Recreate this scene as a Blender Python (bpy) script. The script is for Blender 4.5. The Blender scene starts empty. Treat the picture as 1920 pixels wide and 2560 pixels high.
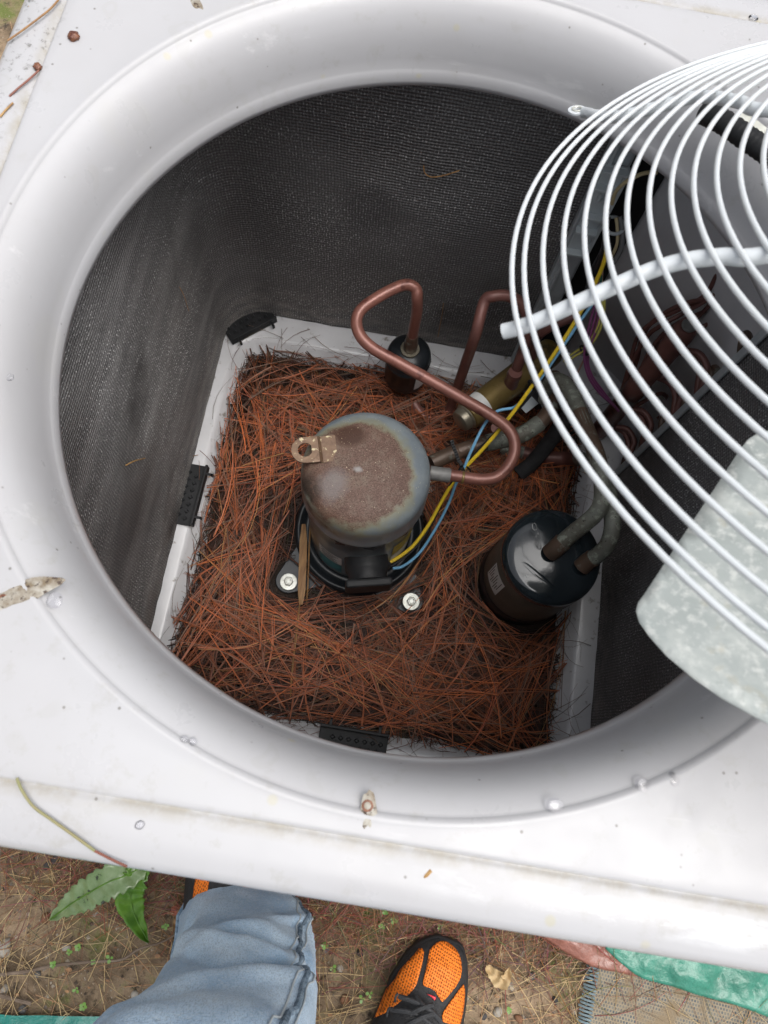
import bpy, bmesh, math, random
import numpy as np
from mathutils import Vector, Matrix, noise as mn
scene = bpy.context.scene
COL = scene.collection
PI = math.pi
# ------------------------------------------------------------------ camera, sky, sun, exposure
cam_d = bpy.data.cameras.new('camera'); cam = bpy.data.objects.new('camera', cam_d); COL.objects.link(cam)
CAMLOC = Vector((-0.02986, -0.30356, 1.18490))
cam.matrix_world = Matrix([[0.98552, -0.169243, -0.01036, -0.029859], [0.158715, 0.942264, -0.294869, -0.303555], [0.059666, 0.288955, 0.955481, 1.184904], [0.0, 0.0, 0.0, 1.0]])
cam_d.sensor_fit = 'VERTICAL'; cam_d.sensor_height = 24.0
cam_d.lens = 24.0 * 1865.49 / 2560.0
cam_d.clip_start = 0.01; cam_d.clip_end = 200.0
cam_d.dof.use_dof = True; cam_d.dof.focus_distance = 0.92; cam_d.dof.aperture_fstop = 8.5
scene.camera = cam
world = bpy.data.worlds.new('World'); scene.world = world; world.use_nodes = True
wn = world.node_tree.nodes; wl = world.node_tree.links
sky = wn.new('ShaderNodeTexSky'); sky.sky_type = 'NISHITA'; sky.sun_disc = False
sky.sun_elevation = math.radians(68); sky.sun_rotation = math.radians(105)
sky.air_density = 1.0; sky.dust_density = 6.0; sky.ozone_density = 1.0
hs = wn.new('ShaderNodeHueSaturation'); hs.inputs['Saturation'].default_value = 0.30
bg = wn['Background']; bg.inputs['Strength'].default_value = 0.135
wl.new(sky.outputs[0], hs.inputs['Color']); wl.new(hs.outputs[0], bg.inputs['Color'])
sun_d = bpy.data.lights.new('sun', 'SUN'); sun_d.energy = 1.1; sun_d.angle = math.radians(44); sun_d.color = (1.0, 0.985, 0.96)
sun = bpy.data.objects.new('sun', sun_d); COL.objects.link(sun)
sun.rotation_euler = (math.radians(2.0), math.radians(6.0), 0)
scene.view_settings.view_transform = 'Standard'; scene.view_settings.look = 'None'
scene.view_settings.exposure = 0.62; scene.view_settings.gamma = 1.0
try: scene.view_settings.use_curve_mapping = False
except Exception: pass
scene.render.engine = 'CYCLES'
random.seed(7); rng = np.random.default_rng(11)

# ------------------------------------------------------------------ helpers
def sh_mat(name, base, rough=0.5, metal=0.0, var=None, vscale=8.0, vdetail=5.0, bump=0.0, bscale=40.0,
           spots=None, coat=0.0, vstretch=None, spec=0.5):
    """var: second colour mixed by noise; spots: list of (colour, scale, lo, hi) noise-threshold layers"""
    m = bpy.data.materials.new(name); m.use_nodes = True
    nt = m.node_tree; N = nt.nodes; L = nt.links; b = N['Principled BSDF']
    b.inputs['Roughness'].default_value = rough; b.inputs['Metallic'].default_value = metal
    b.inputs['Specular IOR Level'].default_value = spec
    if coat: b.inputs['Coat Weight'].default_value = coat; b.inputs['Coat Roughness'].default_value = 0.08
    tc = N.new('ShaderNodeTexCoord'); src = tc.outputs['Object']
    if vstretch:
        mp = N.new('ShaderNodeMapping'); mp.inputs['Scale'].default_value = vstretch; L.new(src, mp.inputs['Vector']); src = mp.outputs[0]
    col = None
    def nz(scale, det, w=0.0):
        n = N.new('ShaderNodeTexNoise'); n.inputs['Scale'].default_value = scale; n.inputs['Detail'].default_value = det
        n.inputs['Roughness'].default_value = 0.6; L.new(src, n.inputs['Vector']); return n.outputs['Fac']
    def mixc(a, bcol, fac):
        x = N.new('ShaderNodeMix'); x.data_type = 'RGBA'
        L.new(fac, x.inputs[0])
        if isinstance(a, tuple): x.inputs[6].default_value = (*a, 1)
        else: L.new(a, x.inputs[6])
        if isinstance(bcol, tuple): x.inputs[7].default_value = (*bcol, 1)
        else: L.new(bcol, x.inputs[7])
        return x.outputs[2]
    def ramp(fac, lo, hi):
        r = N.new('ShaderNodeMapRange'); r.inputs[1].default_value = lo; r.inputs[2].default_value = hi
        L.new(fac, r.inputs[0]); return r.outputs[0]
    c = base
    if var is not None: c = mixc(c, var, ramp(nz(vscale, vdetail), 0.35, 0.68))
    if spots:
        for (sc, s, lo, hi) in spots: c = mixc(c, sc, ramp(nz(s, 3), lo, hi))
    if isinstance(c, tuple): b.inputs['Base Color'].default_value = (*c, 1)
    else: L.new(c, b.inputs['Base Color'])
    if bump:
        bp = N.new('ShaderNodeBump'); bp.inputs['Strength'].default_value = 1.0; bp.inputs['Distance'].default_value = bump
        L.new(nz(bscale, 4), bp.inputs['Height']); L.new(bp.outputs[0], b.inputs['Normal'])
    m['_h'] = 1
    return m
def mesh_of(name, verts, faces, mat=None, smooth=True, sharp=None):
    me = bpy.data.meshes.new(name); me.from_pydata([tuple(v) for v in verts], [], faces); me.update()
    if smooth:
        me.polygons.foreach_set('use_smooth', [True] * len(me.polygons))
        if sharp: me.set_sharp_from_angle(angle=math.radians(sharp))
    if mat: me.materials.append(mat)
    return me
def tag(o, label=None, cat=None, group=None, kind=None):
    if label: o['label'] = label
    if cat: o['category'] = cat
    if group: o['group'] = group
    if kind: o['kind'] = kind
    return o
def thing(name, label, cat, loc=(0, 0, 0), group=None):
    o = bpy.data.objects.new(name, None); COL.objects.link(o); o.location = loc; o.empty_display_size = 0.05
    return tag(o, label, cat, group)
def wloc(p):
    v = Vector(p.location)
    return v + wloc(p.parent) if p.parent else v
def part(name, me, parent=None, label=None):
    """mesh in world coordinates; child keeps it there"""
    o = bpy.data.objects.new(name, me); COL.objects.link(o)
    if parent is not None:
        o.parent = parent; o.location = -wloc(parent)
    if label: o['label'] = label
    return o
def single(name, me, label, cat, group=None, kind=None, recentre=True):
    o = part(name, me)
    if recentre and len(me.vertices):
        a = np.empty(len(me.vertices) * 3, np.float32); me.vertices.foreach_get('co', a); a = a.reshape(-1, 3)
        c = np.array([(a[:, 0].min() + a[:, 0].max()) / 2, (a[:, 1].min() + a[:, 1].max()) / 2, a[:, 2].min()])
        me.vertices.foreach_set('co', (a - c).astype(np.float32).ravel()); me.update(); o.location = c
    return tag(o, label, cat, group, kind)
def merge(*ms):
    V = []; F = []
    for v, f in ms:
        n = len(V); V += list(v); F += [tuple(i + n for i in t) for t in f]
    return V, F
def smooth_path(pts, n=6):
    P = [Vector(p) for p in pts]
    if len(P) < 3: return P
    P = [P[0] * 2 - P[1]] + P + [P[-1] * 2 - P[-2]]; out = []
    for i in range(1, len(P) - 2):
        a, b, c, d = P[i-1:i+3]
        for k in range(n):
            t = k / n
            out.append(0.5 * ((2*b) + (c - a)*t + (2*a - 5*b + 4*c - d)*t*t + (3*b - a - 3*c + d)*t**3))
    out.append(P[-2]); return out
def tube(pts, r, sides=12, n=6, cap=True, smooth=True, raw=False):
    P = [Vector(p) for p in pts] if raw else smooth_path(pts, n)
    m = len(P); V = []; F = []
    T = [(P[min(i+1, m-1)] - P[max(i-1, 0)]).normalized() for i in range(m)]
    up = Vector((0, 0, 1)) if abs(T[0].z) < 0.9 else Vector((1, 0, 0))
    nrm = (up - T[0] * up.dot(T[0])).normalized()
    for i in range(m):
        nrm = (nrm - T[i] * nrm.dot(T[i])).normalized(); bi = T[i].cross(nrm)
        rr = r(i / (m - 1)) if callable(r) else r
        for k in range(sides):
            a = 2 * PI * k / sides; V.append(P[i] + (nrm * math.cos(a) + bi * math.sin(a)) * rr)
    for i in range(m - 1):
        for k in range(sides):
            k2 = (k + 1) % sides; F.append((i*sides+k, i*sides+k2, (i+1)*sides+k2, (i+1)*sides+k))
    if cap: F.append(tuple(range(sides))[::-1]); F.append(tuple((m-1)*sides+k for k in range(sides)))
    return V, F
def lathe(prof, c=(0, 0, 0), sides=48, axis=None, capb=True, capt=True):
    """prof list of (r, z). axis: optional direction vector instead of z"""
    V = []; F = []; c = Vector(c)
    Mx = Matrix.Identity(3) if axis is None else Vector((0, 0, 1)).rotation_difference(Vector(axis).normalized()).to_matrix()
    for r, z in prof:
        for k in range(sides):
            a = 2*PI*k/sides; V.append(c + Mx @ Vector((r*math.cos(a), r*math.sin(a), z)))
    for i in range(len(prof) - 1):
        for k in range(sides):
            k2 = (k+1) % sides; F.append((i*sides+k, i*sides+k2, (i+1)*sides+k2, (i+1)*sides+k))
    if capb: F.append(tuple(range(sides))[::-1])
    if capt: F.append(tuple((len(prof)-1)*sides+k for k in range(sides)))
    return V, F
def box(c, size, rot=None):
    c = Vector(c); V = []
    for x in (-.5, .5):
        for y in (-.5, .5):
            for z in (-.5, .5):
                v = Vector((x*size[0], y*size[1], z*size[2]))
                if rot is not None: v = rot @ v
                V.append(c + v)
    F = [(0,1,3,2), (4,6,7,5), (0,4,5,1), (2,3,7,6), (0,2,6,4), (1,5,7,3)]
    return V, F
def prism(poly, z0, z1):
    n = len(poly); V = [Vector((p[0], p[1], z0)) for p in poly] + [Vector((p[0], p[1], z1)) for p in poly]
    F = [tuple(range(n))[::-1], tuple(range(n, 2*n))] + [(i, (i+1) % n, n+(i+1) % n, n+i) for i in range(n)]
    return V, F
def bevel(o, w=0.001, seg=2):
    b = o.modifiers.new('bevel', 'BEVEL'); b.width = w; b.segments = seg; b.limit_method = 'ANGLE'; return o
def solid(o, t=0.0012, off=-1):
    s = o.modifiers.new('thickness', 'SOLIDIFY'); s.thickness = t; s.offset = off; return o
def M_(vf, mat, smooth=True, sharp=40, name='mesh'):
    return mesh_of(name, vf[0], vf[1], mat, smooth, sharp)
def frame_to(direction, up=(0, 0, 1)):
    z = Vector(direction).normalized(); x = Vector(up).cross(z)
    if x.length < 1e-4: x = Vector((1, 0, 0))
    x.normalize(); y = z.cross(x); return Matrix((x, y, z)).transposed()
def blades(n, region, zf, lmin, lmax, w, cols, seed, curv=0.35, tilt=0.05, reject=None, seg=4, sides=3, flat=False, vary=0.5, fasc=0):
    """thin curved needles, one mesh, per-point colour; zf(x,y,u) gives height of the needle's middle"""
    R = np.random.default_rng(seed); V = []; F = []; Cc = []; cnt = 0; tries = 0
    while cnt < n and tries < n * 6:
        tries += 1
        if fasc and cnt and sib < fasc:      # next needle of the same bundle
            sib += 1; a = a0_ + R.normal(0, .05); L = L0_*R.uniform(.85, 1.05); u = u0_; x = rx_ + math.cos(a)*L/2; y = ry_ + math.sin(a)*L/2; k = k0_ + R.normal(0, .25)
        else:
            sib = 0
            x, y = region(R); L = R.uniform(lmin, lmax); a = R.uniform(0, 2*PI); u = R.uniform()
            k = R.normal(0, curv) / L * 0.9; a0_, L0_, u0_, k0_ = a, L, u, k; rx_ = x - math.cos(a)*L/2; ry_ = y - math.sin(a)*L/2
        pts = []; s = np.linspace(-L/2, L/2, seg + 1); tz = R.normal(0, tilt); z0 = zf(x, y, u); k2 = R.normal(0, .3)
        for q in s:
            aa = a + k * q; 
            pts.append((x + q*math.cos(a) - k*q*q*math.sin(a)*0.5, y + q*math.sin(a) + k*q*q*math.cos(a)*0.5, z0 + tz*q - k2*q*q))
        if reject and any(reject(*p) for p in pts): continue
        cnt += 1; b0 = len(V); c = cols(R, u); ww = w * R.uniform(1-vary, 1+vary*.6)
        for i, p in enumerate(pts):
            aa = a + k * s[i]; nx, ny = -math.sin(aa), math.cos(aa); f = ww * (1 - 0.55 * i / seg)
            V += [(p[0]+nx*f*.5, p[1]+ny*f*.5, p[2]), (p[0]-nx*f*.5, p[1]-ny*f*.5, p[2]), (p[0], p[1], p[2]+f*.6)]
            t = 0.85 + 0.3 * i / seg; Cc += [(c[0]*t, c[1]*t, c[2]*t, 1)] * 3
        for i in range(seg):
            A = b0 + 3*i; B = A + 3
            F += [(A, B, B+2, A+2), (A+1, A+2, B+2, B+1), (A, A+1, B+1, B)]
    me = bpy.data.meshes.new('blades'); me.from_pydata(V, [], F); me.update()
    at = me.color_attributes.new('tint', 'FLOAT_COLOR', 'POINT'); at.data.foreach_set('color', np.array(Cc, np.float32).ravel())
    me.polygons.foreach_set('use_smooth', [True]*len(me.polygons))
    return me

# ------------------------------------------------------------------ materials
def painted_cap():
    m = sh_mat('wet_light_grey_paint', (.420, .420, .432), rough=.33, var=(.392, .388, .396), vscale=5, bump=.0005, bscale=9, coat=.10, spec=.35)
    nt = m.node_tree; N = nt.nodes; L = nt.links; b = N['Principled BSDF']
    lk = b.inputs['Base Color'].links[0]; cur = lk.from_socket
    tc = N.new('ShaderNodeTexCoord'); sp = N.new('ShaderNodeSeparateXYZ'); L.new(tc.outputs['Object'], sp.inputs[0])
    def math_(op, a, bb=None, clamp=False):
        x = N.new('ShaderNodeMath'); x.operation = op; x.use_clamp = clamp
        for i, q in enumerate((a, bb)):
            if q is None: continue
            if isinstance(q, (int, float)): x.inputs[i].default_value = q
            else: L.new(q, x.inputs[i])
        return x.outputs[0]
    def noise(scale, det=5, stretch=None, off=0):
        mp = N.new('ShaderNodeMapping'); mp.inputs['Scale'].default_value = stretch or (1, 1, 1); mp.inputs['Location'].default_value = (off, off, 0)
        L.new(tc.outputs['Object'], mp.inputs[0])
        n = N.new('ShaderNodeTexNoise'); n.inputs['Scale'].default_value = scale; n.inputs['Detail'].default_value = det; n.inputs['Roughness'].default_value = .68
        L.new(mp.outputs[0], n.inputs['Vector']); return n.outputs['Fac']
    def mr(x, a, bb, c=0., d=1.):
        r = N.new('ShaderNodeMapRange'); r.inputs[1].default_value = a; r.inputs[2].default_value = bb; r.inputs[3].default_value = c; r.inputs[4].default_value = d
        L.new(x, r.inputs[0]); return r.outputs[0]
    def mix(a, col, fac):
        x = N.new('ShaderNodeMix'); x.data_type = 'RGBA'; L.new(fac, x.inputs[0]); L.new(a, x.inputs[6]); x.inputs[7].default_value = (*col, 1); return x.outputs[2]
    # chalky scuffs on the front rim, right of the middle
    band = math_('MULTIPLY', mr(sp.outputs[1], -.366, -.371), mr(sp.outputs[1], -.388, -.379))
    right = mr(sp.outputs[0], .02, .16)
    f = math_('MULTIPLY', math_('MULTIPLY', band, right), mr(noise(45, 6, (.35, 1, 1)), .47, .60))
    cur = mix(cur, (.66, .68, .69), math_('MULTIPLY', f, .8))
    # grime caught in the seam that runs round the rim
    ax = math_('MAXIMUM', math_('ABSOLUTE', sp.outputs[0]), math_('ABSOLUTE', sp.outputs[1]))
    g1 = math_('MULTIPLY', mr(ax, .3575, .3590), mr(ax, .3690, .3600))
    g = math_('MULTIPLY', g1, mr(noise(60, 6), .40, .62, .15, 1))
    cur = mix(cur, (.31, .285, .235), math_('MULTIPLY', g, .85))
    # dried water marks and faint stains
    s1 = noise(16, 2, None, 3.3); ring = math_('MULTIPLY', mr(s1, .655, .665), mr(s1, .70, .69))
    cur = mix(cur, (.36, .355, .34), math_('MULTIPLY', ring, .22))
    s2 = mr(noise(11, 3, None, 7.1), .62, .70); cur = mix(cur, (.41, .405, .39), math_('MULTIPLY', s2, .3))
    # dark specks and small yellowish drips
    vo = N.new('ShaderNodeTexVoronoi'); vo.inputs['Scale'].default_value = 34; L.new(tc.outputs['Object'], vo.inputs['Vector'])
    sc = N.new('ShaderNodeSeparateColor'); L.new(vo.outputs['Color'], sc.inputs[0])
    dot = math_('MULTIPLY', mr(vo.outputs['Distance'], .14, .08), mr(sc.outputs[0], .86, .88))
    cur = mix(cur, (.42, .39, .26), math_('MULTIPLY', dot, .5))
    vo2 = N.new('ShaderNodeTexVoronoi'); vo2.inputs['Scale'].default_value = 120; L.new(tc.outputs['Object'], vo2.inputs['Vector'])
    sc2 = N.new('ShaderNodeSeparateColor'); L.new(vo2.outputs['Color'], sc2.inputs[0])
    dot2 = math_('MULTIPLY', mr(vo2.outputs['Distance'], .16, .08), mr(sc2.outputs[0], .90, .92))
    cur = mix(cur, (.10, .09, .07), math_('MULTIPLY', dot2, .65))
    sc1 = mr(noise(30, 5, (.12, 1, 1), 5.), .64, .70); cur = mix(cur, (.60, .60, .60), math_('MULTIPLY', sc1, .30))
    sc3 = mr(noise(70, 6, None, 9.), .56, .70); cur = mix(cur, (.30, .285, .25), math_('MULTIPLY', math_('MULTIPLY', sc3, mr(noise(4, 3, None, 1.), .42, .62)), .38))
    # moss-black speckle on the far left edge of the rim
    lf = math_('MULTIPLY', mr(sp.outputs[0], -.352, -.366), mr(sp.outputs[1], .05, .20))
    cur = mix(cur, (.09, .085, .07), math_('MULTIPLY', math_('MULTIPLY', lf, mr(noise(150, 5), .55, .66)), .8))
    # reflected red-brown of the needles, painted low on the front lip of the mouth
    lip = math_('MULTIPLY', mr(sp.outputs[2], .632, .620), mr(sp.outputs[1], -.10, -.26))
    cur = mix(cur, (.20, .10, .06), math_('MULTIPLY', math_('MULTIPLY', lip, mr(noise(30, 5), .35, .6)), .75))
    L.new(cur, b.inputs['Base Color'])
    rr = mr(noise(14, 5, None, 2.), .35, .7, .25, .50); L.new(rr, b.inputs['Roughness'])
    return m
MAT_CAP = painted_cap()
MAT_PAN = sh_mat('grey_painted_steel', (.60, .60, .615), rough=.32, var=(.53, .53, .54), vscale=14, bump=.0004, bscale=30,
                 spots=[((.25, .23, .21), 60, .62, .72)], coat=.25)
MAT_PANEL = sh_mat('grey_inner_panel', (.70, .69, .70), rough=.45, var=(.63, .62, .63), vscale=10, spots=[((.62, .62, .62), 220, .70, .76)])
MAT_GALV = sh_mat('galvanised_steel', (.56, .61, .63), rough=.42, metal=.3, var=(.44, .48, .50), vscale=26, bump=.0004, bscale=60,
                  spots=[((.55, .58, .6), 130, .66, .74)])
MAT_CLIP = sh_mat('grey_plastic_clip', (.50, .54, .55), rough=.42, var=(.44, .48, .49), vscale=30)
MAT_BLACKPL = sh_mat('black_plastic', (.012, .013, .014), rough=.55, var=(.022, .022, .024), vscale=40, spec=.3)
MAT_BLACKPAINT = sh_mat('gloss_black_enamel', (.010, .012, .014), rough=.36, var=(.018, .021, .025), vscale=12, bump=.0005, bscale=45, coat=.12, spec=.3)
MAT_TANK = sh_mat('black_tank_enamel', (.010, .014, .017), rough=.13, var=(.020, .028, .034), vscale=18, bump=.0004, bscale=30, coat=.6)
MAT_TANKSIDE = sh_mat('dusty_tank_side', (.075, .068, .055), rough=.5, var=(.13, .115, .09), vscale=15, spots=[((.15, .13, .10), 160, .62, .7)])
MAT_COPPER = sh_mat('weathered_copper', (.26, .108, .082), rough=.42, metal=.25, var=(.19, .078, .060), vscale=26, bump=.0002, bscale=120,
                    spots=[((.13, .045, .035), 34, .60, .68), ((.62, .50, .42), 420, .70, .76)], coat=.15)
MAT_COPPERDK = sh_mat('dark_copper', (.20, .085, .070), rough=.42, metal=.15, var=(.135, .062, .052), vscale=30, bump=.0003, bscale=90,
                      spots=[((.035, .02, .016), 24, .60, .7), ((.30, .22, .18), 420, .72, .77)])
MAT_COPPERBR = sh_mat('brown_tube', (.085, .058, .042), rough=.45, metal=.2, var=(.12, .075, .052), vscale=34, bump=.0003, bscale=90,
                      spots=[((.20, .21, .18), 60, .60, .70)])
MAT_VERDI = sh_mat('verdigris_tube', (.17, .18, .155), rough=.55, metal=.1, var=(.095, .085, .066), vscale=30, bump=.0005, bscale=160,
                   spots=[((.25, .27, .225), 120, .52, .62), ((.045, .035, .028), 240, .62, .68)])
MAT_BRASS = sh_mat('tarnished_brass', (.26, .185, .065), rough=.36, metal=.45, var=(.19, .13, .05), vscale=26, bump=.0002, bscale=80,
                   spots=[((.11, .08, .035), 40, .58, .68), ((.5, .45, .33), 300, .70, .76)], coat=.3)
MAT_NICKEL = sh_mat('dull_nickel', (.30, .27, .21), rough=.36, metal=.6, var=(.20, .175, .13), vscale=40, bump=.0002, bscale=80)
MAT_SOLDER = sh_mat('grey_joint', (.24, .24, .235), rough=.5, metal=.25, var=(.16, .155, .145), vscale=60, bump=.0004, bscale=120)
MAT_ZINC = sh_mat('zinc_plate', (.60, .61, .57), rough=.34, metal=.35, var=(.48, .48, .42), vscale=90, bump=.0003, bscale=200)
MAT_RUSTY = sh_mat('rusty_bracket', (.20, .125, .075), rough=.45, metal=.3, var=(.12, .070, .045), vscale=60, bump=.0005, bscale=200,
                   spots=[((.50, .42, .26), 180, .60, .67)])
MAT_GUARD = sh_mat('pale_powder_coat', (.58, .61, .63), rough=.42, var=(.54, .57, .59), vscale=14, coat=.10, bump=.0002, bscale=50)
def wiremat(n, c, v=None): return sh_mat(n, c, rough=.38, var=v or tuple(x*.8 for x in c), vscale=50)
MAT_YEL = wiremat('yellow_wire', (.80, .56, .03)); MAT_BLUE = wiremat('blue_wire', (.20, .46, .70)); MAT_BLK = wiremat('black_wire', (.015, .015, .017))
MAT_PURP = wiremat('purple_wire', (.26, .08, .20)); MAT_LEMON = wiremat('thin_yellow_wire', (.55, .50, .12)); MAT_BEIGE = wiremat('beige_wire', (.52, .43, .24))
MAT_GREYW = wiremat('grey_wire', (.16, .16, .16)); MAT_PINKW = wiremat('pink_wire', (.50, .30, .24)); MAT_GREENW = wiremat('green_wire', (.03, .14, .10))
MAT_WHITE = sh_mat('white_sticker', (.72, .72, .70), rough=.5, var=(.62, .62, .60), vscale=60)
MAT_SILVERLBL = sh_mat('silver_sticker', (.62, .63, .63), rough=.4, var=(.52, .53, .53), vscale=60)
MAT_TEAL = sh_mat('teal_sticker', (.06, .27, .31), rough=.45, var=(.04, .15, .17), vscale=80)
MAT_YSTICK = sh_mat('yellow_sticker', (.50, .38, .03), rough=.45, var=(.22, .17, .03), vscale=120)
MAT_INK = sh_mat('dark_print', (.05, .05, .05), rough=.6)
MAT_REDBR = sh_mat('brown_red_plastic', (.075, .045, .035), rough=.5, var=(.04, .028, .024), vscale=120)
MAT_WATER = bpy.data.materials.new('water'); MAT_WATER.use_nodes = True
_nt = MAT_WATER.node_tree
_g = _nt.nodes.new('ShaderNodeBsdfGlossy'); _g.inputs['Roughness'].default_value = .04; _t = _nt.nodes.new('ShaderNodeBsdfTransparent'); _t.inputs['Color'].default_value = (.97, .97, .98, 1)
_f = _nt.nodes.new('ShaderNodeFresnel'); _f.inputs['IOR'].default_value = 1.45; _m = _nt.nodes.new('ShaderNodeMixShader')
_nt.links.new(_f.outputs[0], _m.inputs[0]); _nt.links.new(_t.outputs[0], _m.inputs[1]); _nt.links.new(_g.outputs[0], _m.inputs[2]); _nt.links.new(_m.outputs[0], _nt.nodes['Material Output'].inputs['Surface'])
_b = MAT_WATER.node_tree.nodes['Principled BSDF']; _b.inputs['Transmission Weight'].default_value = 1; _b.inputs['IOR'].default_value = 1.33; _b.inputs['Roughness'].default_value = .02

def needle_mat(name, rough=.5):
    m = bpy.data.materials.new(name); m.use_nodes = True; N = m.node_tree.nodes; L = m.node_tree.links
    a = N.new('ShaderNodeAttribute'); a.attribute_name = 'tint'; L.new(a.outputs['Color'], N['Principled BSDF'].inputs['Base Color'])
    N['Principled BSDF'].inputs['Roughness'].default_value = rough; return m
MAT_NEEDLE = needle_mat('pine_needle', .42)

def dome_mat():   # rusty speckled top of the compressor
    m = bpy.data.materials.new('rust_bloomed_dome'); m.use_nodes = True; N = m.node_tree.nodes; L = m.node_tree.links; b = N['Principled BSDF']
    tc = N.new('ShaderNodeTexCoord')
    def noise(s, d=5, st=None):
        n = N.new('ShaderNodeTexNoise'); n.inputs['Scale'].default_value = s; n.inputs['Detail'].default_value = d; n.inputs['Roughness'].default_value = .65
        L.new(tc.outputs['Object'], n.inputs['Vector']); return n.outputs['Fac']
    def mr(x, a, bb, c=0., d=1.):
        r = N.new('ShaderNodeMapRange'); r.inputs[1].default_value = a; r.inputs[2].default_value = bb; r.inputs[3].default_value = c; r.inputs[4].default_value = d
        L.new(x, r.inputs[0]); return r.outputs[0]
    def mth(op, a, bb):
        x = N.new('ShaderNodeMath'); x.operation = op
        for i, q in enumerate((a, bb)):
            if isinstance(q, (int, float)): x.inputs[i].default_value = q
            else: L.new(q, x.inputs[i])
        return x.outputs[0]
    def mix(a, c, f):
        x = N.new('ShaderNodeMix'); x.data_type = 'RGBA'; L.new(f, x.inputs[0])
        if isinstance(a, tuple): x.inputs[6].default_value = (*a, 1)
        else: L.new(a, x.inputs[6])
        x.inputs[7].default_value = (*c, 1); return x.outputs[2]
    def dist(c, sx=1, sy=1):
        mp = N.new('ShaderNodeMapping'); mp.vector_type = 'POINT'
        mp.inputs['Location'].default_value = (-c[0]*sx, -c[1]*sy, 0); mp.inputs['Scale'].default_value = (sx, sy, 0)
        L.new(tc.outputs['Object'], mp.inputs[0])
        v = N.new('ShaderNodeVectorMath'); v.operation = 'LENGTH'; L.new(mp.outputs[0], v.inputs[0]); return v.outputs['Value']
    sp = N.new('ShaderNodeSeparateXYZ'); L.new(tc.outputs['Object'], sp.inputs[0])
    wob = mth('MULTIPLY', mth('SUBTRACT', noise(26, 8), .5), .040)
    dR = mth('ADD', dist((-.0600, -.003)), wob)
    cur = mix((.15, .175, .195), (.19, .215, .225), mr(noise(30), .4, .6))
    top = mr(sp.outputs[2], .290, .306)
    cur = mix(cur, (.20, .19, .12), mth('MULTIPLY', top, mth('MULTIPLY', mr(dR, .0755, .068), .8)))
    rust = mth('MULTIPLY', top, mr(dR, .0685, .0615))
    cur = mix(cur, (.135, .075, .054), mth('MULTIPLY', rust, mr(noise(90, 5), .25, .55, .65, 1)))
    cur = mix(cur, (.072, .035, .024), mth('MULTIPLY', rust, mth('MULTIPLY', mr(mth('ADD', noise(620, 2), mth('MULTIPLY', mth('SUBTRACT', noise(45, 5), .5), .35)), .50, .57), .9)))
    cur = mix(cur, (.055, .022, .011), mth('MULTIPLY', top, mr(mth('ADD', dist((-.078, .040), 1, 1.25), wob), .024, .013)))   # wet red-brown patch
    cur = mix(cur, (.21, .20, .20), mth('MULTIPLY', top, mth('MULTIPLY', mr(mth('ADD', dist((-.086, -.022), 1, 1.), wob), .024, .010), .5)))
    cur = mix(cur, (.30, .29, .28), mth('MULTIPLY', top, mth('MULTIPLY', mr(mth('ADD', dist((-.0595, .0005), 1, 1.4), mth('MULTIPLY', wob, .5)), .0075, .0030), .85)))
    cur = mix(cur, (.55, .46, .32), mth('MULTIPLY', top, mr(noise(520, 1), .73, .77)))
    # brown run-down on the left front of the shell
    run = mth('MULTIPLY', mr(dist((-.118, -.035), 1, .8), .024, .012), mr(noise(40, 4, None), .42, .52))
    cur = mix(cur, (.035, .024, .018), mth('MULTIPLY', run, .85))
    L.new(cur, b.inputs['Base Color'])
    b.inputs['Roughness'].default_value = .36
    r1 = mth('MULTIPLY', rust, .30); L.new(mth('ADD', r1, .28), b.inputs['Roughness'])
    bp = N.new('ShaderNodeBump'); bp.inputs['Distance'].default_value = .0006; L.new(mth('MULTIPLY', noise(600, 2), rust), bp.inputs['Height']); L.new(bp.outputs[0], b.inputs['Normal'])
    return m
MAT_DOME = dome_mat()

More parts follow.
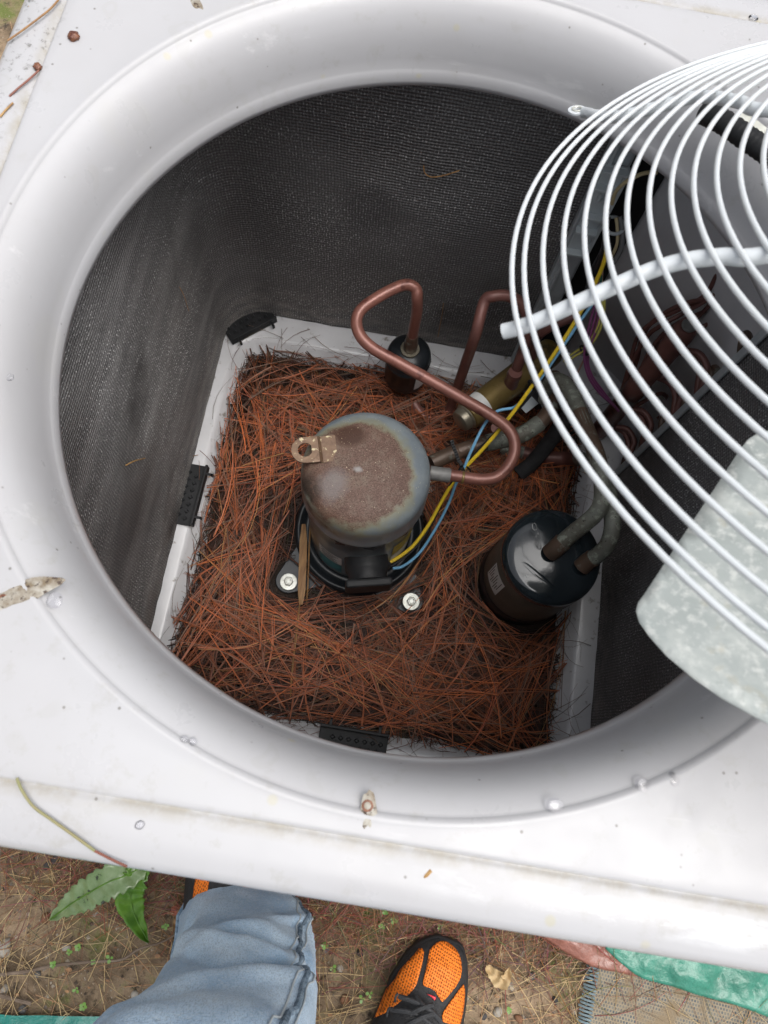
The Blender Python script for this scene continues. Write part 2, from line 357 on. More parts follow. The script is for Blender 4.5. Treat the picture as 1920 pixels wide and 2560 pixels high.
def coil_mat():
    m = bpy.data.materials.new('spine_fin_coil'); m.use_nodes = True; N = m.node_tree.nodes; L = m.node_tree.links; b = N['Principled BSDF']
    uv = N.new('ShaderNodeUVMap'); uv.uv_map = 'coil'
    def nz(sx, sy, s=1, d=3, off=0):
        mp = N.new('ShaderNodeMapping'); mp.inputs['Scale'].default_value = (sx, sy, 1); mp.inputs['Location'].default_value = (off, off, 0); L.new(uv.outputs[0], mp.inputs[0])
        n = N.new('ShaderNodeTexNoise'); n.inputs['Scale'].default_value = s; n.inputs['Detail'].default_value = d; L.new(mp.outputs[0], n.inputs['Vector']); return n.outputs['Fac']
    def mr(x, a, bb, c=0., d=1.):
        r = N.new('ShaderNodeMapRange'); r.inputs[1].default_value = a; r.inputs[2].default_value = bb; r.inputs[3].default_value = c; r.inputs[4].default_value = d
        L.new(x, r.inputs[0]); return r.outputs[0]
    def mth(op, a, bb):
        x = N.new('ShaderNodeMath'); x.operation = op
        for i, q in enumerate((a, bb)):
            if isinstance(q, (int, float)): x.inputs[i].default_value = q
            else: L.new(q, x.inputs[i])
        return x.outputs[0]
    def mix(a, c, f):
        x = N.new('ShaderNodeMix'); x.data_type = 'RGBA'; L.new(f, x.inputs[0])
        if isinstance(a, tuple): x.inputs[6].default_value = (*a, 1)
        else: L.new(a, x.inputs[6])
        x.inputs[7].default_value = (*c, 1); return x.outputs[2]
    sp = N.new('ShaderNodeSeparateXYZ'); L.new(uv.outputs[0], sp.inputs[0])
    cur = mix((.050, .048, .050), (.110, .103, .099), mr(nz(3, 5, 1, 5), .38, .66))
    # rows: dark gap every 3.4 mm, broken up
    ph = mth('MULTIPLY', mth('ADD', sp.outputs[1], mth('MULTIPLY', nz(9, 9, 1, 2), .003)), 2*PI/.0046)
    row = mth('MULTIPLY', mth('SINE', ph, 0), .5)
    rowf = mr(row, -.2, .42)
    cur = mix(cur, (.20, .193, .19), mth('MULTIPLY', rowf, .75))
    spk = mr(nz(520, 260, 1, 1), .57, .68)
    dens = mr(nz(5, 9, 1, 4, 4.), .35, .65, .15, 1.)
    cur = mix(cur, (.62, .61, .60), mth('MULTIPLY', mth('MULTIPLY', spk, dens), .85))
    colf = mr(mth('SINE', mth('MULTIPLY', mth('ADD', sp.outputs[0], mth('MULTIPLY', nz(14, 40, 1, 3, 2.), .004)), 2*PI/.0040), 0), -.6, .6)
    cur = mix(cur, (.018, .017, .017), mth('MULTIPLY', mr(colf, 1., 0.), .45))
    # combed streaks, dusty lower edge
    mpx = N.new('ShaderNodeMapping'); mpx.inputs['Rotation'].default_value = (0, 0, -.55); mpx.inputs['Scale'].default_value = (5, 24, 1); L.new(uv.outputs[0], mpx.inputs[0])
    nn = N.new('ShaderNodeTexNoise'); nn.inputs['Scale'].default_value = 1.; nn.inputs['Detail'].default_value = 4; L.new(mpx.outputs[0], nn.inputs['Vector'])
    cur = mix(cur, (.36, .35, .34), mth('MULTIPLY', mth('MULTIPLY', mr(nn.outputs['Fac'], .46, .66), mth('MULTIPLY', mr(sp.outputs[0], .46, .52), mr(sp.outputs[0], 1.12, 1.02))), .22))
    cur = mix(cur, (.34, .31, .28), mth('MULTIPLY', mr(sp.outputs[1], .17, .07), mr(nz(30, 60, 1, 4), .40, .7, .0, .55)))
    L.new(cur, b.inputs['Base Color']); b.inputs['Roughness'].default_value = .55
    bp = N.new('ShaderNodeBump'); bp.inputs['Distance'].default_value = .0022; bp.inputs['Strength'].default_value = .9
    L.new(mth('ADD', mth('MULTIPLY', rowf, .6), nz(420, 170, 1, 2)), bp.inputs['Height']); L.new(bp.outputs[0], b.inputs['Normal'])
    return m
MAT_COIL = coil_mat()

def ground_mat():
    m = bpy.data.materials.new('soil_with_moss'); m.use_nodes = True; N = m.node_tree.nodes; L = m.node_tree.links; b = N['Principled BSDF']
    tc = N.new('ShaderNodeTexCoord')
    def noise(s, d=6):
        n = N.new('ShaderNodeTexNoise'); n.inputs['Scale'].default_value = s; n.inputs['Detail'].default_value = d; n.inputs['Roughness'].default_value = .7
        L.new(tc.outputs['Object'], n.inputs['Vector']); return n.outputs['Fac']
    def mr(x, a, bb, c=0., d=1.):
        r = N.new('ShaderNodeMapRange'); r.inputs[1].default_value = a; r.inputs[2].default_value = bb; r.inputs[3].default_value = c; r.inputs[4].default_value = d
        L.new(x, r.inputs[0]); return r.outputs[0]
    def mix(a, c, f):
        x = N.new('ShaderNodeMix'); x.data_type = 'RGBA'; L.new(f, x.inputs[0])
        if isinstance(a, tuple): x.inputs[6].default_value = (*a, 1)
        else: L.new(a, x.inputs[6])
        x.inputs[7].default_value = (*c, 1); return x.outputs[2]
    cur = mix((.125, .085, .048), (.40, .29, .185), mr(noise(14), .38, .62))
    cur = mix(cur, (.045, .032, .020), mr(noise(60), .54, .66))
    cur = mix(cur, (.12, .145, .03), mr(noise(7, 9), .53, .62))
    cur = mix(cur, (.26, .20, .13), mr(noise(330, 2), .62, .68))
    cur = mix(cur, (.30, .26, .21), mr(noise(190, 1), .70, .74))
    L.new(cur, b.inputs['Base Color']); b.inputs['Roughness'].default_value = .75
    bp = N.new('ShaderNodeBump'); bp.inputs['Distance'].default_value = .006; L.new(noise(120, 8), bp.inputs['Height']); L.new(bp.outputs[0], b.inputs['Normal'])
    return m
MAT_SOIL = ground_mat()

# ------------------------------------------------------------------ ground
def ground():
    xs = np.concatenate([[-40, -12, -4, -2], np.arange(-1.3, 1.31, .011), [2, 4, 12, 40]])
    ys = np.concatenate([[-40, -12, -4, -2], np.arange(-1.25, -.30, .011), [-.2, .1, .5, .8, .9, 1.0, 1.1, 1.3, 1.6, 3, 12, 40]])
    V = []; F = []
    for y in ys:
        for x in xs:
            z = -.004
            if abs(x) < 1.29 and -1.24 < y < -.31:
                z += .007 * mn.noise((x*9, y*9, 0)) + .003 * mn.noise((x*35, y*35, 2)) + .0018 * mn.noise((x*90, y*90, 5))
            V.append((x, y, z))
    w = len(xs)
    for j in range(len(ys)-1):
        for i in range(w-1): F.append((j*w+i, j*w+i+1, (j+1)*w+i+1, (j+1)*w+i))
    o = part('ground', mesh_of('ground', V, F, MAT_SOIL)); o['kind'] = 'structure'
ground()
pad = single('concrete_pad', M_(box((0, 0, .0045), (.84, .84, .033)), sh_mat('concrete', (.28, .27, .25), rough=.8, var=(.2, .19, .17), vscale=20, bump=.001, bscale=80), False),
             'grey concrete pad under the opened air conditioner cabinet', 'pad')
def gz(x, y): return -.004 + .007 * mn.noise((x*9, y*9, 0)) + .003 * mn.noise((x*35, y*35, 2))

# ------------------------------------------------------------------ cabinet
cab = thing('air_conditioner_cabinet', 'light grey square air conditioner cabinet with a big round open mouth in its wet top', 'air conditioner', (0, 0, .022))
def cap_mesh():
    NA = 360; loops = []
    def sq(S, z, n=26): return ('s', S, z, n)
    prof = [('c', .310, .617), ('c', .3101, .622), ('c', .3106, .6285), ('c', .3120, .6315), ('c', .3128, .6335), ('c', .3146, .6435), ('c', .3172, .6560), ('c', .3207, .6670), ('c', .3252, .6765), ('c', .3305, .6838), ('c', .3362, .6886), ('c', .3408, .6908), ('c', .3427, .6915), ('c', .3436, .6926), ('c', .3448, .6942), ('c', .3462, .6947), ('c', .3476, .6943), ('m', .25, .6940), ('m', .6, .6938), ('m', .88, .6938),
            sq(.3560, .6938), sq(.3572, .6934), sq(.3582, .6924), sq(.3596, .6922), sq(.3612, .6929), sq(.3640, .6934), sq(.3780, .6932), sq(.3900, .6920), sq(.3940, .6895), sq(.3958, .6850),
            sq(.3962, .6780), sq(.3962, .640), sq(.3950, .6385), sq(.3930, .6385)]
    V = []; F = []
    for p in prof:
        for k in range(NA):
            a = 2*PI*k/NA; c, s = math.cos(a), math.sin(a)
            def rs(S, n=26): return S / (abs(c)**n + abs(s)**n) ** (1/n)
            if p[0] == 'c': r, z = p[1], p[2]
            elif p[0] == 'm': r, z = .3476*(1-p[1]) + rs(.3560)*p[1], p[2]
            else: r, z = rs(p[1], p[3]), p[2]
            if p[0] == 'm': z += .0009 * mn.noise((r*c*5, r*s*5, 1))
            V.append((r*c, r*s, z))
    for i in range(len(prof)-1):
        for k in range(NA):
            k2 = (k+1) % NA; F.append((i*NA+k, i*NA+k2, (i+1)*NA+k2, (i+1)*NA+k))
    me = mesh_of('cap', V, F, MAT_CAP); return me
solid(part('top_cap', cap_mesh(), cab), .0014, -1)
# side walls with pressed louvres
def louvre_wall(a, b):
    a, b = Vector(a), Vector(b); d = (b - a).normalized(); nrm = Vector((d.y, -d.x, 0)); V = []; F = []
    z = .06; prof = [(0, .045)]
    while z < .62: prof += [(0, z), (.008, z+.004), (.001, z+.020)]; z += .024
    prof += [(0, .64), (0, .672)]
    for off, zz in prof:
        for q in (a, b): V.append(q + nrm*off + Vector((0, 0, zz)))
    for i in range(len(prof)-1): F.append((2*i, 2*i+1, 2*i+3, 2*i+2))
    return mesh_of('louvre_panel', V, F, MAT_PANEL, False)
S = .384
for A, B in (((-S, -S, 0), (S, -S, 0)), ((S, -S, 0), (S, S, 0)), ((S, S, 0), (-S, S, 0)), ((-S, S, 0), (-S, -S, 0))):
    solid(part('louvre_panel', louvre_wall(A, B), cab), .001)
# base pan
def pan_mesh():
    NA = 240; V = []; F = []
    rs = lambda c, s, S, n: S / (abs(c)**n + abs(s)**n) ** (1/n)
    prof = [(.02, .030, 10), (.26, .030, 14), (.277, .032, 16), (.283, .037, 18), (.300, .064, 18), (.3035, .0685, 18), (.308, .070, 18), (.345, .0705, 20), (.376, .0705, 24), (.386, .072, 26), (.388, .070, 26), (.388, .022, 26)]
    for Sq, z, n in prof:
        for k in range(NA):
            a = 2*PI*k/NA; c, s = math.cos(a), math.sin(a)
            r = rs(c, s, Sq, n); x = r*c; y = r*s
            V.append((x - .004, y, z))
    for i in range(len(prof)-1):
        for k in range(NA):
            k2 = (k+1) % NA; F.append((i*NA+k, i*NA+k2, (i+1)*NA+k2, (i+1)*NA+k))
    F.append(tuple(range(NA)))
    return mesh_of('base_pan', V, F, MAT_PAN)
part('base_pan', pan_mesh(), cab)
# inner service corner panel (back right)
def corner_panel():
    path = [(.234, .378)] + [(.250 + .122*math.sin(t), .254 + .122*math.cos(t)) for t in np.linspace(.1, PI/2-.05, 14)] + [(.373, .16), (.373, .10)]
    V = []; F = []
    for x, y in path:
        V += [(x, y, .0715), (x, y, .60)]
    for i in range(len(path)-1): F.append((2*i, 2*i+1, 2*i+3, 2*i+2))
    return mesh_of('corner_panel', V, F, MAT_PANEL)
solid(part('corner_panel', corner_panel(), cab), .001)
part('gap_shade_strip', M_(box((.209, .3745, .345), (.052, .006, .55)), sh_mat('gap_shade_black', (.012, .012, .012), rough=.9), False), cab)  # added black strip standing in for the shade of the open gap beside the post
# screw holes with grime
def blob(c, rx, ry, ang, z, seed, irr=.3, n=28, h=.0006):
    V = [(c[0], c[1], z + h)]; F = []
    for ring, (f, zz) in enumerate(((.6, h), (1., 0))):
        for k in range(n):
            a = 2*PI*k/n; r = 1 + irr * mn.noise((math.cos(a)*1.6+seed, math.sin(a)*1.6, ring*.15)); x = rx*r*f*math.cos(a); y = ry*r*f*math.sin(a)
            V.append((c[0]+x*math.cos(ang)-y*math.sin(ang), c[1]+x*math.sin(ang)+y*math.cos(ang), z+zz))
    for k in range(n):
        k2 = (k+1) % n; F += [(0, 1+k, 1+k2), (1+k, 1+n+k, 1+n+k2, 1+k2)]
    return V, F
MAT_GRIME = sh_mat('brown_grime', (.15, .11, .065), rough=.6, var=(.40, .385, .34), vscale=110, spots=[((.045, .025, .015), 260, .55, .62)])
MAT_RUST = sh_mat('rust_scab', (.085, .022, .014), rough=.35, var=(.26, .11, .05), vscale=240, bump=.001, bscale=400)
for c, rx, ry, an, sd in (((-0.2487,-0.2490,0.6945)[:2], .026, .0085, .56, 2), ((-0.0034,-0.3418,0.6945)[:2], .0045, .0115, .1, 2), ((-0.2538,0.2659,0.6945)[:2], .014, .0065, -.9, 5), ((-0.2526,-0.2540,0.6945)[:2], .016, .0045, .56, 7)):
    part('grime_streak', M_(blob(c, rx, ry, an, .6952 + .0007*(sd == 7), sd, .38), MAT_GRIME), cab)
for c in ((-0.2568,-0.2541,0.6945), (-0.0046,-0.3399,0.6945)):
    part('screw_hole', M_(lathe([(.0036, 0), (.0036, .0006), (.0022, .0008), (.0020, -.003)], (c[0], c[1], .6952), 20, capb=False), MAT_RUST), cab)

# ------------------------------------------------------------------ coil
def coil_path(off=0.0):
    pts = []
    r = .065; x0, x1, y0, y1 = -.3265, .332, -.335, .348
    pts.append((.158, y1 + off)); pts.append((x0 + r, y1 + off))
    def arc(cx, cy, a0, a1):
        for t in np.linspace(a0, a1, 10)[1:]: pts.append((cx + (r+off)*math.cos(t), cy + (r+off)*math.sin(t)))
    arc(x0+r, y1-r, PI/2, PI); pts.append((x0 - off, y0 + r)); arc(x0+r, y0+r, PI, 1.5*PI)
    pts.append((x1 - r, y0 - off)); arc(x1-r, y0+r, 1.5*PI, 2*PI); pts.append((x1 + off, .154))
    P = [np.array(p) for p in pts]; out = [P[0]]
    for a, b in zip(P[:-1], P[1:]):
        n = max(1, int(np.linalg.norm(b-a)/.006))
        for k in range(1, n+1): out.append(a + (b-a)*k/n)
    return out
def coil_mesh():
    pin = coil_path(0); m = len(pin); zs = np.arange(.0705, .662, .0023)
    V = []; UV = []; s = 0; arcl = [0]
    for i in range(1, m): arcl.append(arcl[-1] + float(np.linalg.norm(pin[i]-pin[i-1])))
    nrm = []
    for i in range(m):
        t = pin[min(i+1, m-1)] - pin[max(i-1, 0)]; t = t/np.linalg.norm(t); nrm.append(np.array([-t[1], t[0]]))   # points inward
    for i in range(m):
        for j, z in enumerate(zs):
            am = .0007 * (1 if j % 2 else -1) * (.5 + mn.noise((arcl[i]*6, z*6, 0)))
            w = .0016*mn.noise((arcl[i]*7, z*7, 3)) + .0012*mn.noise((arcl[i]*40, z*25, 8)) + am
            if j == 0: w += -.001; z = z + .0025*mn.noise((arcl[i]*60, 0, 4)) + .002
            V.append((pin[i][0]+nrm[i][0]*w, pin[i][1]+nrm[i][1]*w, z))
    k = len(zs); F = []
    for i in range(m-1):
        for j in range(k-1): F.append((i*k+j, i*k+j+1, (i+1)*k+j+1, (i+1)*k+j))
    # outer skin
    base = len(V)
    for i in range(m):
        for z in (.0705, .662): V.append((pin[i][0]-nrm[i][0]*.026, pin[i][1]-nrm[i][1]*.026, z))
    for i in range(m-1):
        F.append((base+2*i, base+2*i+2, base+2*i+3, base+2*i+1))
        F.append((i*k+k-1, base+2*i+1, base+2*i+3, (i+1)*k+k-1)); F.append((i*k, (i+1)*k, base+2*i+2, base+2*i))
    me = mesh_of('coil', V, F, MAT_COIL)
    me['x'] = 0
    uvl = me.uv_layers.new(name='coil')
    uvs = np.zeros((len(V), 2), np.float32)
    for i in range(m):
        for j, z in enumerate(zs): uvs[i*k+j] = (arcl[i], z)
        uvs[base+2*i] = (arcl[i], .07); uvs[base+2*i+1] = (arcl[i], .66)
    li = np.empty(len(me.loops), np.int32); me.loops.foreach_get('vertex_index', li)
    uvl.data.foreach_set('uv', uvs[li].ravel())
    return me
coil = thing('condenser_coil', 'dark fuzzy spine-fin condenser coil lining three sides of the cabinet', 'coil', (0, 0, .07))
part('fin_wall', coil_mesh(), coil)
# end plate on the back run: a tall folded channel
pb = Vector((.155, .346, 0))
def endpost():
    a = [(.150, .3425), (.150, .3375), (.178, .3375), (.1815, .341), (.1815, .377), (.150, .377)]
    V, F = prism(a, .0715, .63); return V, F
o = part('end_plate', M_(endpost(), MAT_GALV, False), coil); bevel(o, .0012)
o = part('end_plate_rib', M_(box((.1575, .3355, .34), (.004, .004, .53)), MAT_GALV, False), coil); bevel(o, .001)
o = part('end_plate', M_(box((.342, .1575, .345), (.030, .0045, .55)), MAT_GALV, False), coil); bevel(o, .001)
o = part('end_plate_lip', M_(box((.3285, .1535, .345), (.0035, .0110, .55)), MAT_GALV, False), coil); bevel(o, .001)
# hairpin return bends standing out of the right end plate
for i in range(7):
    z = .10 + i*.072
    pts = [(.343, .158, z), (.343, .176 + .004*(i % 3), z+.001), (.343, .186 + .004*(i % 3), z+.0095), (.343, .176 + .004*(i % 3), z+.018), (.343, .158, z+.019)]
    part('return_bend', M_(tube(pts, .0042, 8, 4), MAT_COPPERBR), coil)
# black feet under the coil
def foot_clip(c, ang, L=.088, nm=True):
    R = Matrix.Rotation(ang, 3, 'Z'); c = Vector(c)
    ft = thing('coil_foot', FOOT[0], 'bracket', c, 'black plastic feet under the coil')
    o = part('foot_body', M_(box(c + R@Vector((0, 0, .0035)), (L, .036, .006), R), MAT_BLACKPL, False), ft); bevel(o, .001)
    o = part('edge_rail', M_(box(c + R@Vector((0, .0155, .0095)), (L, .004, .011), R), MAT_BLACKPL, False), ft); bevel(o, .0008)
    for s in (-1, 1):
        o = part('hook', M_(merge(box(c + R@Vector((s*L*.36, .022, .011)), (.0035, .010, .003), R), box(c + R@Vector((s*L*.36, .0265, .0085)), (.0035, .0025, .008), R)), MAT_BLACKPL, False), ft)
    for i in range(7):
        for j in range(2):
            o = part('tread_stud', M_(lathe([(.0040, 0), (.0022, .0022)], c + R@Vector(((i-3)*.0115 + (j*.005), -.009 + j*.011, .0065)), 4, capb=False), MAT_BLACKPL, False), ft)
FOOT = ['black plastic foot under the coil on the left rail of the pan']
foot_clip((-0.3169,0.0137,0.0715), math.radians(-91), .098)
FOOT = ['black plastic foot set diagonally in the far left corner of the pan']
foot_clip((-0.2901,0.3216,0.0715), math.radians(-138), .085)
FOOT = ['black studded plastic foot just inside the near lip of the round mouth']
foot_clip((-0.0073,-0.3054,0.0715), math.radians(0), .098)

# ------------------------------------------------------------------ needle bed
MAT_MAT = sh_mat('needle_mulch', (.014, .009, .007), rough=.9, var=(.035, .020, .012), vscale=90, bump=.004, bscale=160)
def in_pan(x, y, m=0.0): return -.302+m < x < .292-m and -.296+m < y < .296-m
def mound(x, y):
    e = min(x+.302, .292-x, y+.300, .300-y); e = max(0, min(1, e/.03))
    return .044 + .009*e + .007*mn.noise((x*7, y*7, 1)) + .004*mn.noise((x*22, y*22, 4))
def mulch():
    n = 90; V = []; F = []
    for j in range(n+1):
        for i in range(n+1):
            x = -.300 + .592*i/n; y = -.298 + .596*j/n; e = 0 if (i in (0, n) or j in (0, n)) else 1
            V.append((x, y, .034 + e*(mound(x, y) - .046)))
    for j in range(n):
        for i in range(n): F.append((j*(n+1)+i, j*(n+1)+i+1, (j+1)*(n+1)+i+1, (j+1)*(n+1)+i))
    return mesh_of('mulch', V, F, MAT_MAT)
bed = thing('pine_needle_bed', 'thick bed of dead orange-brown pine needles filling the bottom pan', 'pine needles', (0, 0, .03))
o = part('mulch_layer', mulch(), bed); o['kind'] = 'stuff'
CX_, CY_ = -.050, .007
B1 = (-0.1437,-0.0907,0.0500); B2 = (0.0454,-0.0909,0.0500)
def rej(x, y, z):
    if not (-.303 < x < .293 and -.300 < y < .300): return True
    if math.hypot(x-CX_, y-CY_) < .108 and (z > .03): return math.hypot(x-CX_, y-CY_) < .101
    # foot lobe towards the near left bolt stays clear
    d = Vector((B1[0]-CX_, B1[1]-CY_)); t = max(0, min(1, ((x-CX_)*d.x + (y-CY_)*d.y)/d.length_squared))
    if math.hypot(x-CX_-d.x*t, y-CY_-d.y*t) < .027 and (z < .0535 or t < 3): return True
    if math.hypot(x-B2[0], y-B2[1]) < .0145: return True
    if math.hypot(x-.216, y+.033) < .068: return True
    return False
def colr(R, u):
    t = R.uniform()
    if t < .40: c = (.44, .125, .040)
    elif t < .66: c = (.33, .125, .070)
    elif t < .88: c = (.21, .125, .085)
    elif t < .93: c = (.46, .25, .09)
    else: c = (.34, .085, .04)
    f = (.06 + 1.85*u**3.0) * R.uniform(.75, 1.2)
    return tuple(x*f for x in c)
reg = lambda R: (R.uniform(-.30, .29), R.uniform(-.30, .30))
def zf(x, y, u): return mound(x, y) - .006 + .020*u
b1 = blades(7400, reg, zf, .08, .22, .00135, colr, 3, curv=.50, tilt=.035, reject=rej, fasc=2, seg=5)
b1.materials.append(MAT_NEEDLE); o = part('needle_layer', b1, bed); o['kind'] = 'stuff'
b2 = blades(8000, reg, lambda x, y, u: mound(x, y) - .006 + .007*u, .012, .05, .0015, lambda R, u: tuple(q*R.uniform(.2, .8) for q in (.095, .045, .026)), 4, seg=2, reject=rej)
b2.materials.append(MAT_NEEDLE); o = part('broken_needle_layer', b2, bed); o['kind'] = 'stuff'
# loose strands that reach over the pan rails
def rej2(x, y, z): return math.hypot(x-CX_, y-CY_) < .10 or math.hypot(x-.216, y+.033) < .07 or not (-.322 < x < .327 and -.33 < y < .335)
def reg_edge(R):
    s = R.integers(0, 4); t = R.uniform(-.29, .29); e = R.uniform(-.012, .008)
    return [(-.302+e, t), (.292-e, t), (t, -.30+e), (t, .302-e)][s]
b3 = blades(150, reg_edge, lambda x, y, u: .0745 + .004*u - (.018 if in_pan(x, y, .004) else 0), .03, .09, .0009, lambda R, u: tuple(q*R.uniform(.5, 1.2) for q in (.13, .055, .025)), 5, curv=.9, tilt=.12, reject=rej2)
b3.materials.append(MAT_NEEDLE); o = part('stray_needle_layer', b3, bed); o['kind'] = 'stuff'

# ------------------------------------------------------------------ compressor
comp = thing('compressor', 'rust-topped grey scroll compressor standing in the pine needles', 'compressor', (CX_, CY_, .045))
pc = (CX_, CY_, 0)
Vs, Fs = lathe([(.076, .062), (.0765, .20), (.0768, .268), (.0790, .270), (.0808, .273), (.0812, .278), (.0808, .283), (.0802, .286), (.0802, .308), (.0798, .320), (.0788, .329), (.0755, .3365), (.0690, .3420), (.0570, .3465), (.0390, .3497), (.0170, .3512), (.002, .3514)], pc, 96, capb=False)
part('shell', M_((Vs, Fs), MAT_DOME, sharp=60), comp)
# pressed polygon band under the cap seam
part('seam_band', M_(lathe([(.0768, .246), (.0795, .249), (.0798, .257), (.0800, .264), (.0770, .267)], pc, 10, capb=False, capt=False), MAT_BLACKPAINT, sharp=20), comp)
def base_plate():
    cs = [(CX_+sx*.095, CY_+sy*.095) for sx, sy in ((-1, -1), (1, -1), (1, 1), (-1, 1))]
    poly = []
    for k, (x, y) in enumerate(cs):
        a0 = math.atan2(y-CY_, x-CX_)
        for t in np.linspace(-1.15, 1.15, 9): poly.append((x + .020*math.cos(a0+t), y + .020*math.sin(a0+t)))
        for t in np.linspace(.42, PI/2-.42, 7): poly.append((CX_ + .098*math.cos(a0+t), CY_ + .098*math.sin(a0+t)))
    return poly
o = part('base_plate', M_(prism(base_plate(), .0480, .0515), MAT_BLACKPAINT, False), comp); bevel(o, .0015, 3)
part('base_ring', M_(lathe([(.1010, .0532), (.1005, .062), (.098, .0665), (.095, .0675), (.091, .0655), (.087, .0600), (.080, .0585), (.0766, .0610)], pc, 72, capb=False, capt=False), MAT_BLACKPAINT, sharp=80), comp)
# grommets show under the plate
def bolt(c, z, nm, lab, tilt=(0, 0)):
    t = thing('hex_bolt', lab, 'bolt', (c[0], c[1], z), 'zinc bolts holding the compressor')
    R = Matrix.Rotation(tilt[0], 3, 'X') @ Matrix.Rotation(tilt[1], 3, 'Y')
    cc = Vector((c[0], c[1], z))
    ax = R @ Vector((0, 0, 1))
    part('washer', M_(lathe([(.0130, 0), (.0132, .0014), (.0126, .0022), (.0075, .0024)], cc, 40, ax), MAT_ZINC), t)
    o = part('hex_head', M_(lathe([(.0074, .0022), (.0074, .0072), (.0060, .0084), (.0042, .0084), (.0040, .0076)], cc, 6, ax), MAT_ZINC, False), t); bevel(o, .0004)
bolt(B1, .0533, 1, 'zinc hex bolt with washer on the black foot plate, left of the wood sliver')
bolt(B2, .0640, 2, 'zinc hex bolt poking from the needles between compressor and black tank', (.08, .05))
bolt((CX_+.095, CY_+.095), .0533, 3, 'half hidden zinc bolt under the pink copper pipe beside the compressor')
# terminal housing on the near side
tdir = Vector((math.sin(math.radians(14)), -math.cos(math.radians(14)), 0)); tc0 = Vector((CX_, CY_, .178)) + tdir*.060
part('terminal_housing', M_(lathe([(.0300, 0), (.0305, .026), (.0298, .030), (.0268, .034), (.0268, .045)], tc0, 40, tdir), MAT_BLACKPL, sharp=50), comp)
Rt = frame_to(tdir)
o = part('terminal_cover', M_(box(tc0 + tdir*.050 + Vector((0, 0, -.002)), (.064, .048, .012), Rt), MAT_BLACKPL, False), comp); bevel(o, .004, 3)
tcov = o
for k, (w, dz) in enumerate(((.040, .012), (.046, -.001), (.040, -.014))):
    q = part('moulded_text_bar', M_(box(tc0 + tdir*.0553 + Vector((0, 0, -.002+dz)), (w, .0055, .0012), Rt), MAT_REDBR, False), tcov)
# stickers wrap round the shell
def wrap(a0, a1, z0, z1, r, mat, n=10):
    V = []; F = []
    for i in range(n+1):
        a = math.radians(a0 + (a1-a0)*i/n); 
        for z in (z0, z1): V.append((CX_ + r*math.sin(a), CY_ - r*math.cos(a), z))
    for i in range(n): F.append((2*i, 2*i+2, 2*i+3, 2*i+1))
    return mesh_of('label', V, F, mat)
lb = part('data_label', wrap(-42, -12, .128, .170, .0770, MAT_SILVERLBL), comp, 'silver printed data label')
for k in range(6): part('print_line', wrap(-39 + (k % 2)*2, -16 - (k*3 % 7), .162-k*.006, .1645-k*.006, .07712, MAT_INK, 6), lb)
part('teal_label', wrap(-42, -12, .082, .126, .0770, MAT_TEAL), comp, 'teal printed label')
part('warning_label', wrap(42, 70, .165, .215, .0771, MAT_YSTICK), comp, 'worn yellow warning label')
part('data_label', wrap(42, 66, .120, .160, .0771, MAT_SILVERLBL), comp)
# lifting lug on the dome
def lug():
    c0 = Vector((-0.0897,0.0237,0.3480)); c1 = Vector((-0.1094,0.0176,0.3480)); ctr = Vector((-0.1249,0.0151,0.3560))
    ax = (c1 - c0); ax.z = 0; ax.normalize(); sd = Vector((-ax.y, ax.x, 0))
    poly = []; W = .0165
    V = []; F = []
    # flat plate welded on the dome, dog-leg, then eye
    secs = [(0, W*.98, .0), (.004, W, .0), (.018, W, -.0002), (.0215, W*.99, .0030)]
    for s, w, dz in secs:
        p = c0 + ax*s + Vector((0, 0, dz)); V += [p + sd*w, p - sd*w]
    for i in range(len(secs)-1): F.append((2*i, 2*i+1, 2*i+3, 2*i+2))
    # eye ring
    n = 40; e0 = len(V); R0, R1 = W*.99, .0088; cc = c0 + ax*.0375 + Vector((0, 0, .0045))
    for k in range(n):
        a = 2*PI*k/n; o_ = ax*math.cos(a) + sd*math.sin(a)
        V.append(cc + o_*R1); V.append(cc + o_*R0)
    for k in range(n): F.append((e0+2*k, e0+2*k+1, e0+2*((k+1) % n)+1, e0+2*((k+1) % n)))
    a0 = len(V); 
    p = c0 + ax*.0215 + Vector((0, 0, .0030)); q = cc - ax*.0088 + Vector((0, 0, -.0002))
    V += [p + sd*W*.99, p - sd*W*.99, cc + sd*R0 - ax*.0005 - Vector((0,0,.0002)), cc + sd*.0095 - ax*.0075 - Vector((0,0,.0002)), cc - sd*.0095 - ax*.0075 - Vector((0,0,.0002)), cc - sd*R0 - ax*.0005 - Vector((0,0,.0002))]
    F.append((a0, a0+1, a0+5, a0+4, a0+3, a0+2))
    return mesh_of('lug', V, F, MAT_RUSTY, False)
solid(part('lifting_eye', lug(), comp, 'rusty tan lifting eye'), .0028, 0)

# ------------------------------------------------------------------ pipes
def pipe(name, label, paths, cat='pipe', group='copper refrigerant pipes'):
    p0 = paths[0][1][0]; t = thing(name, label, cat, (p0[0], p0[1], p0[2]), group)
    for nm, pts, r, mat in paths: part(nm, M_(tube(pts, r, 16, 8), mat, sharp=60), t)
    return t
disch = [(0.0355,0.0472,0.2580),(0.0696,0.0488,0.2580),(0.1036,0.0500,0.2590),(0.1239,0.0596,0.2610),(0.1365,0.0815,0.2640),(0.1375,0.1036,0.2680),(0.1258,0.1221,0.2720),(0.0994,0.1359,0.2760),(0.0590,0.1500,0.2810),(0.0120,0.1657,0.2870),(-0.0347,0.1807,0.2930),(-0.0714,0.1925,0.2980),(-0.0907,0.2061,0.3020),(-0.0988,0.2239,0.3050),(-0.0955,0.2406,0.3080),(-0.0797,0.2584,0.3110),(-0.0577,0.2768,0.3140),(-0.0415,0.2867,0.3140),(-0.0282,0.2855,0.3100),(-0.0241,0.2775,0.3000)]
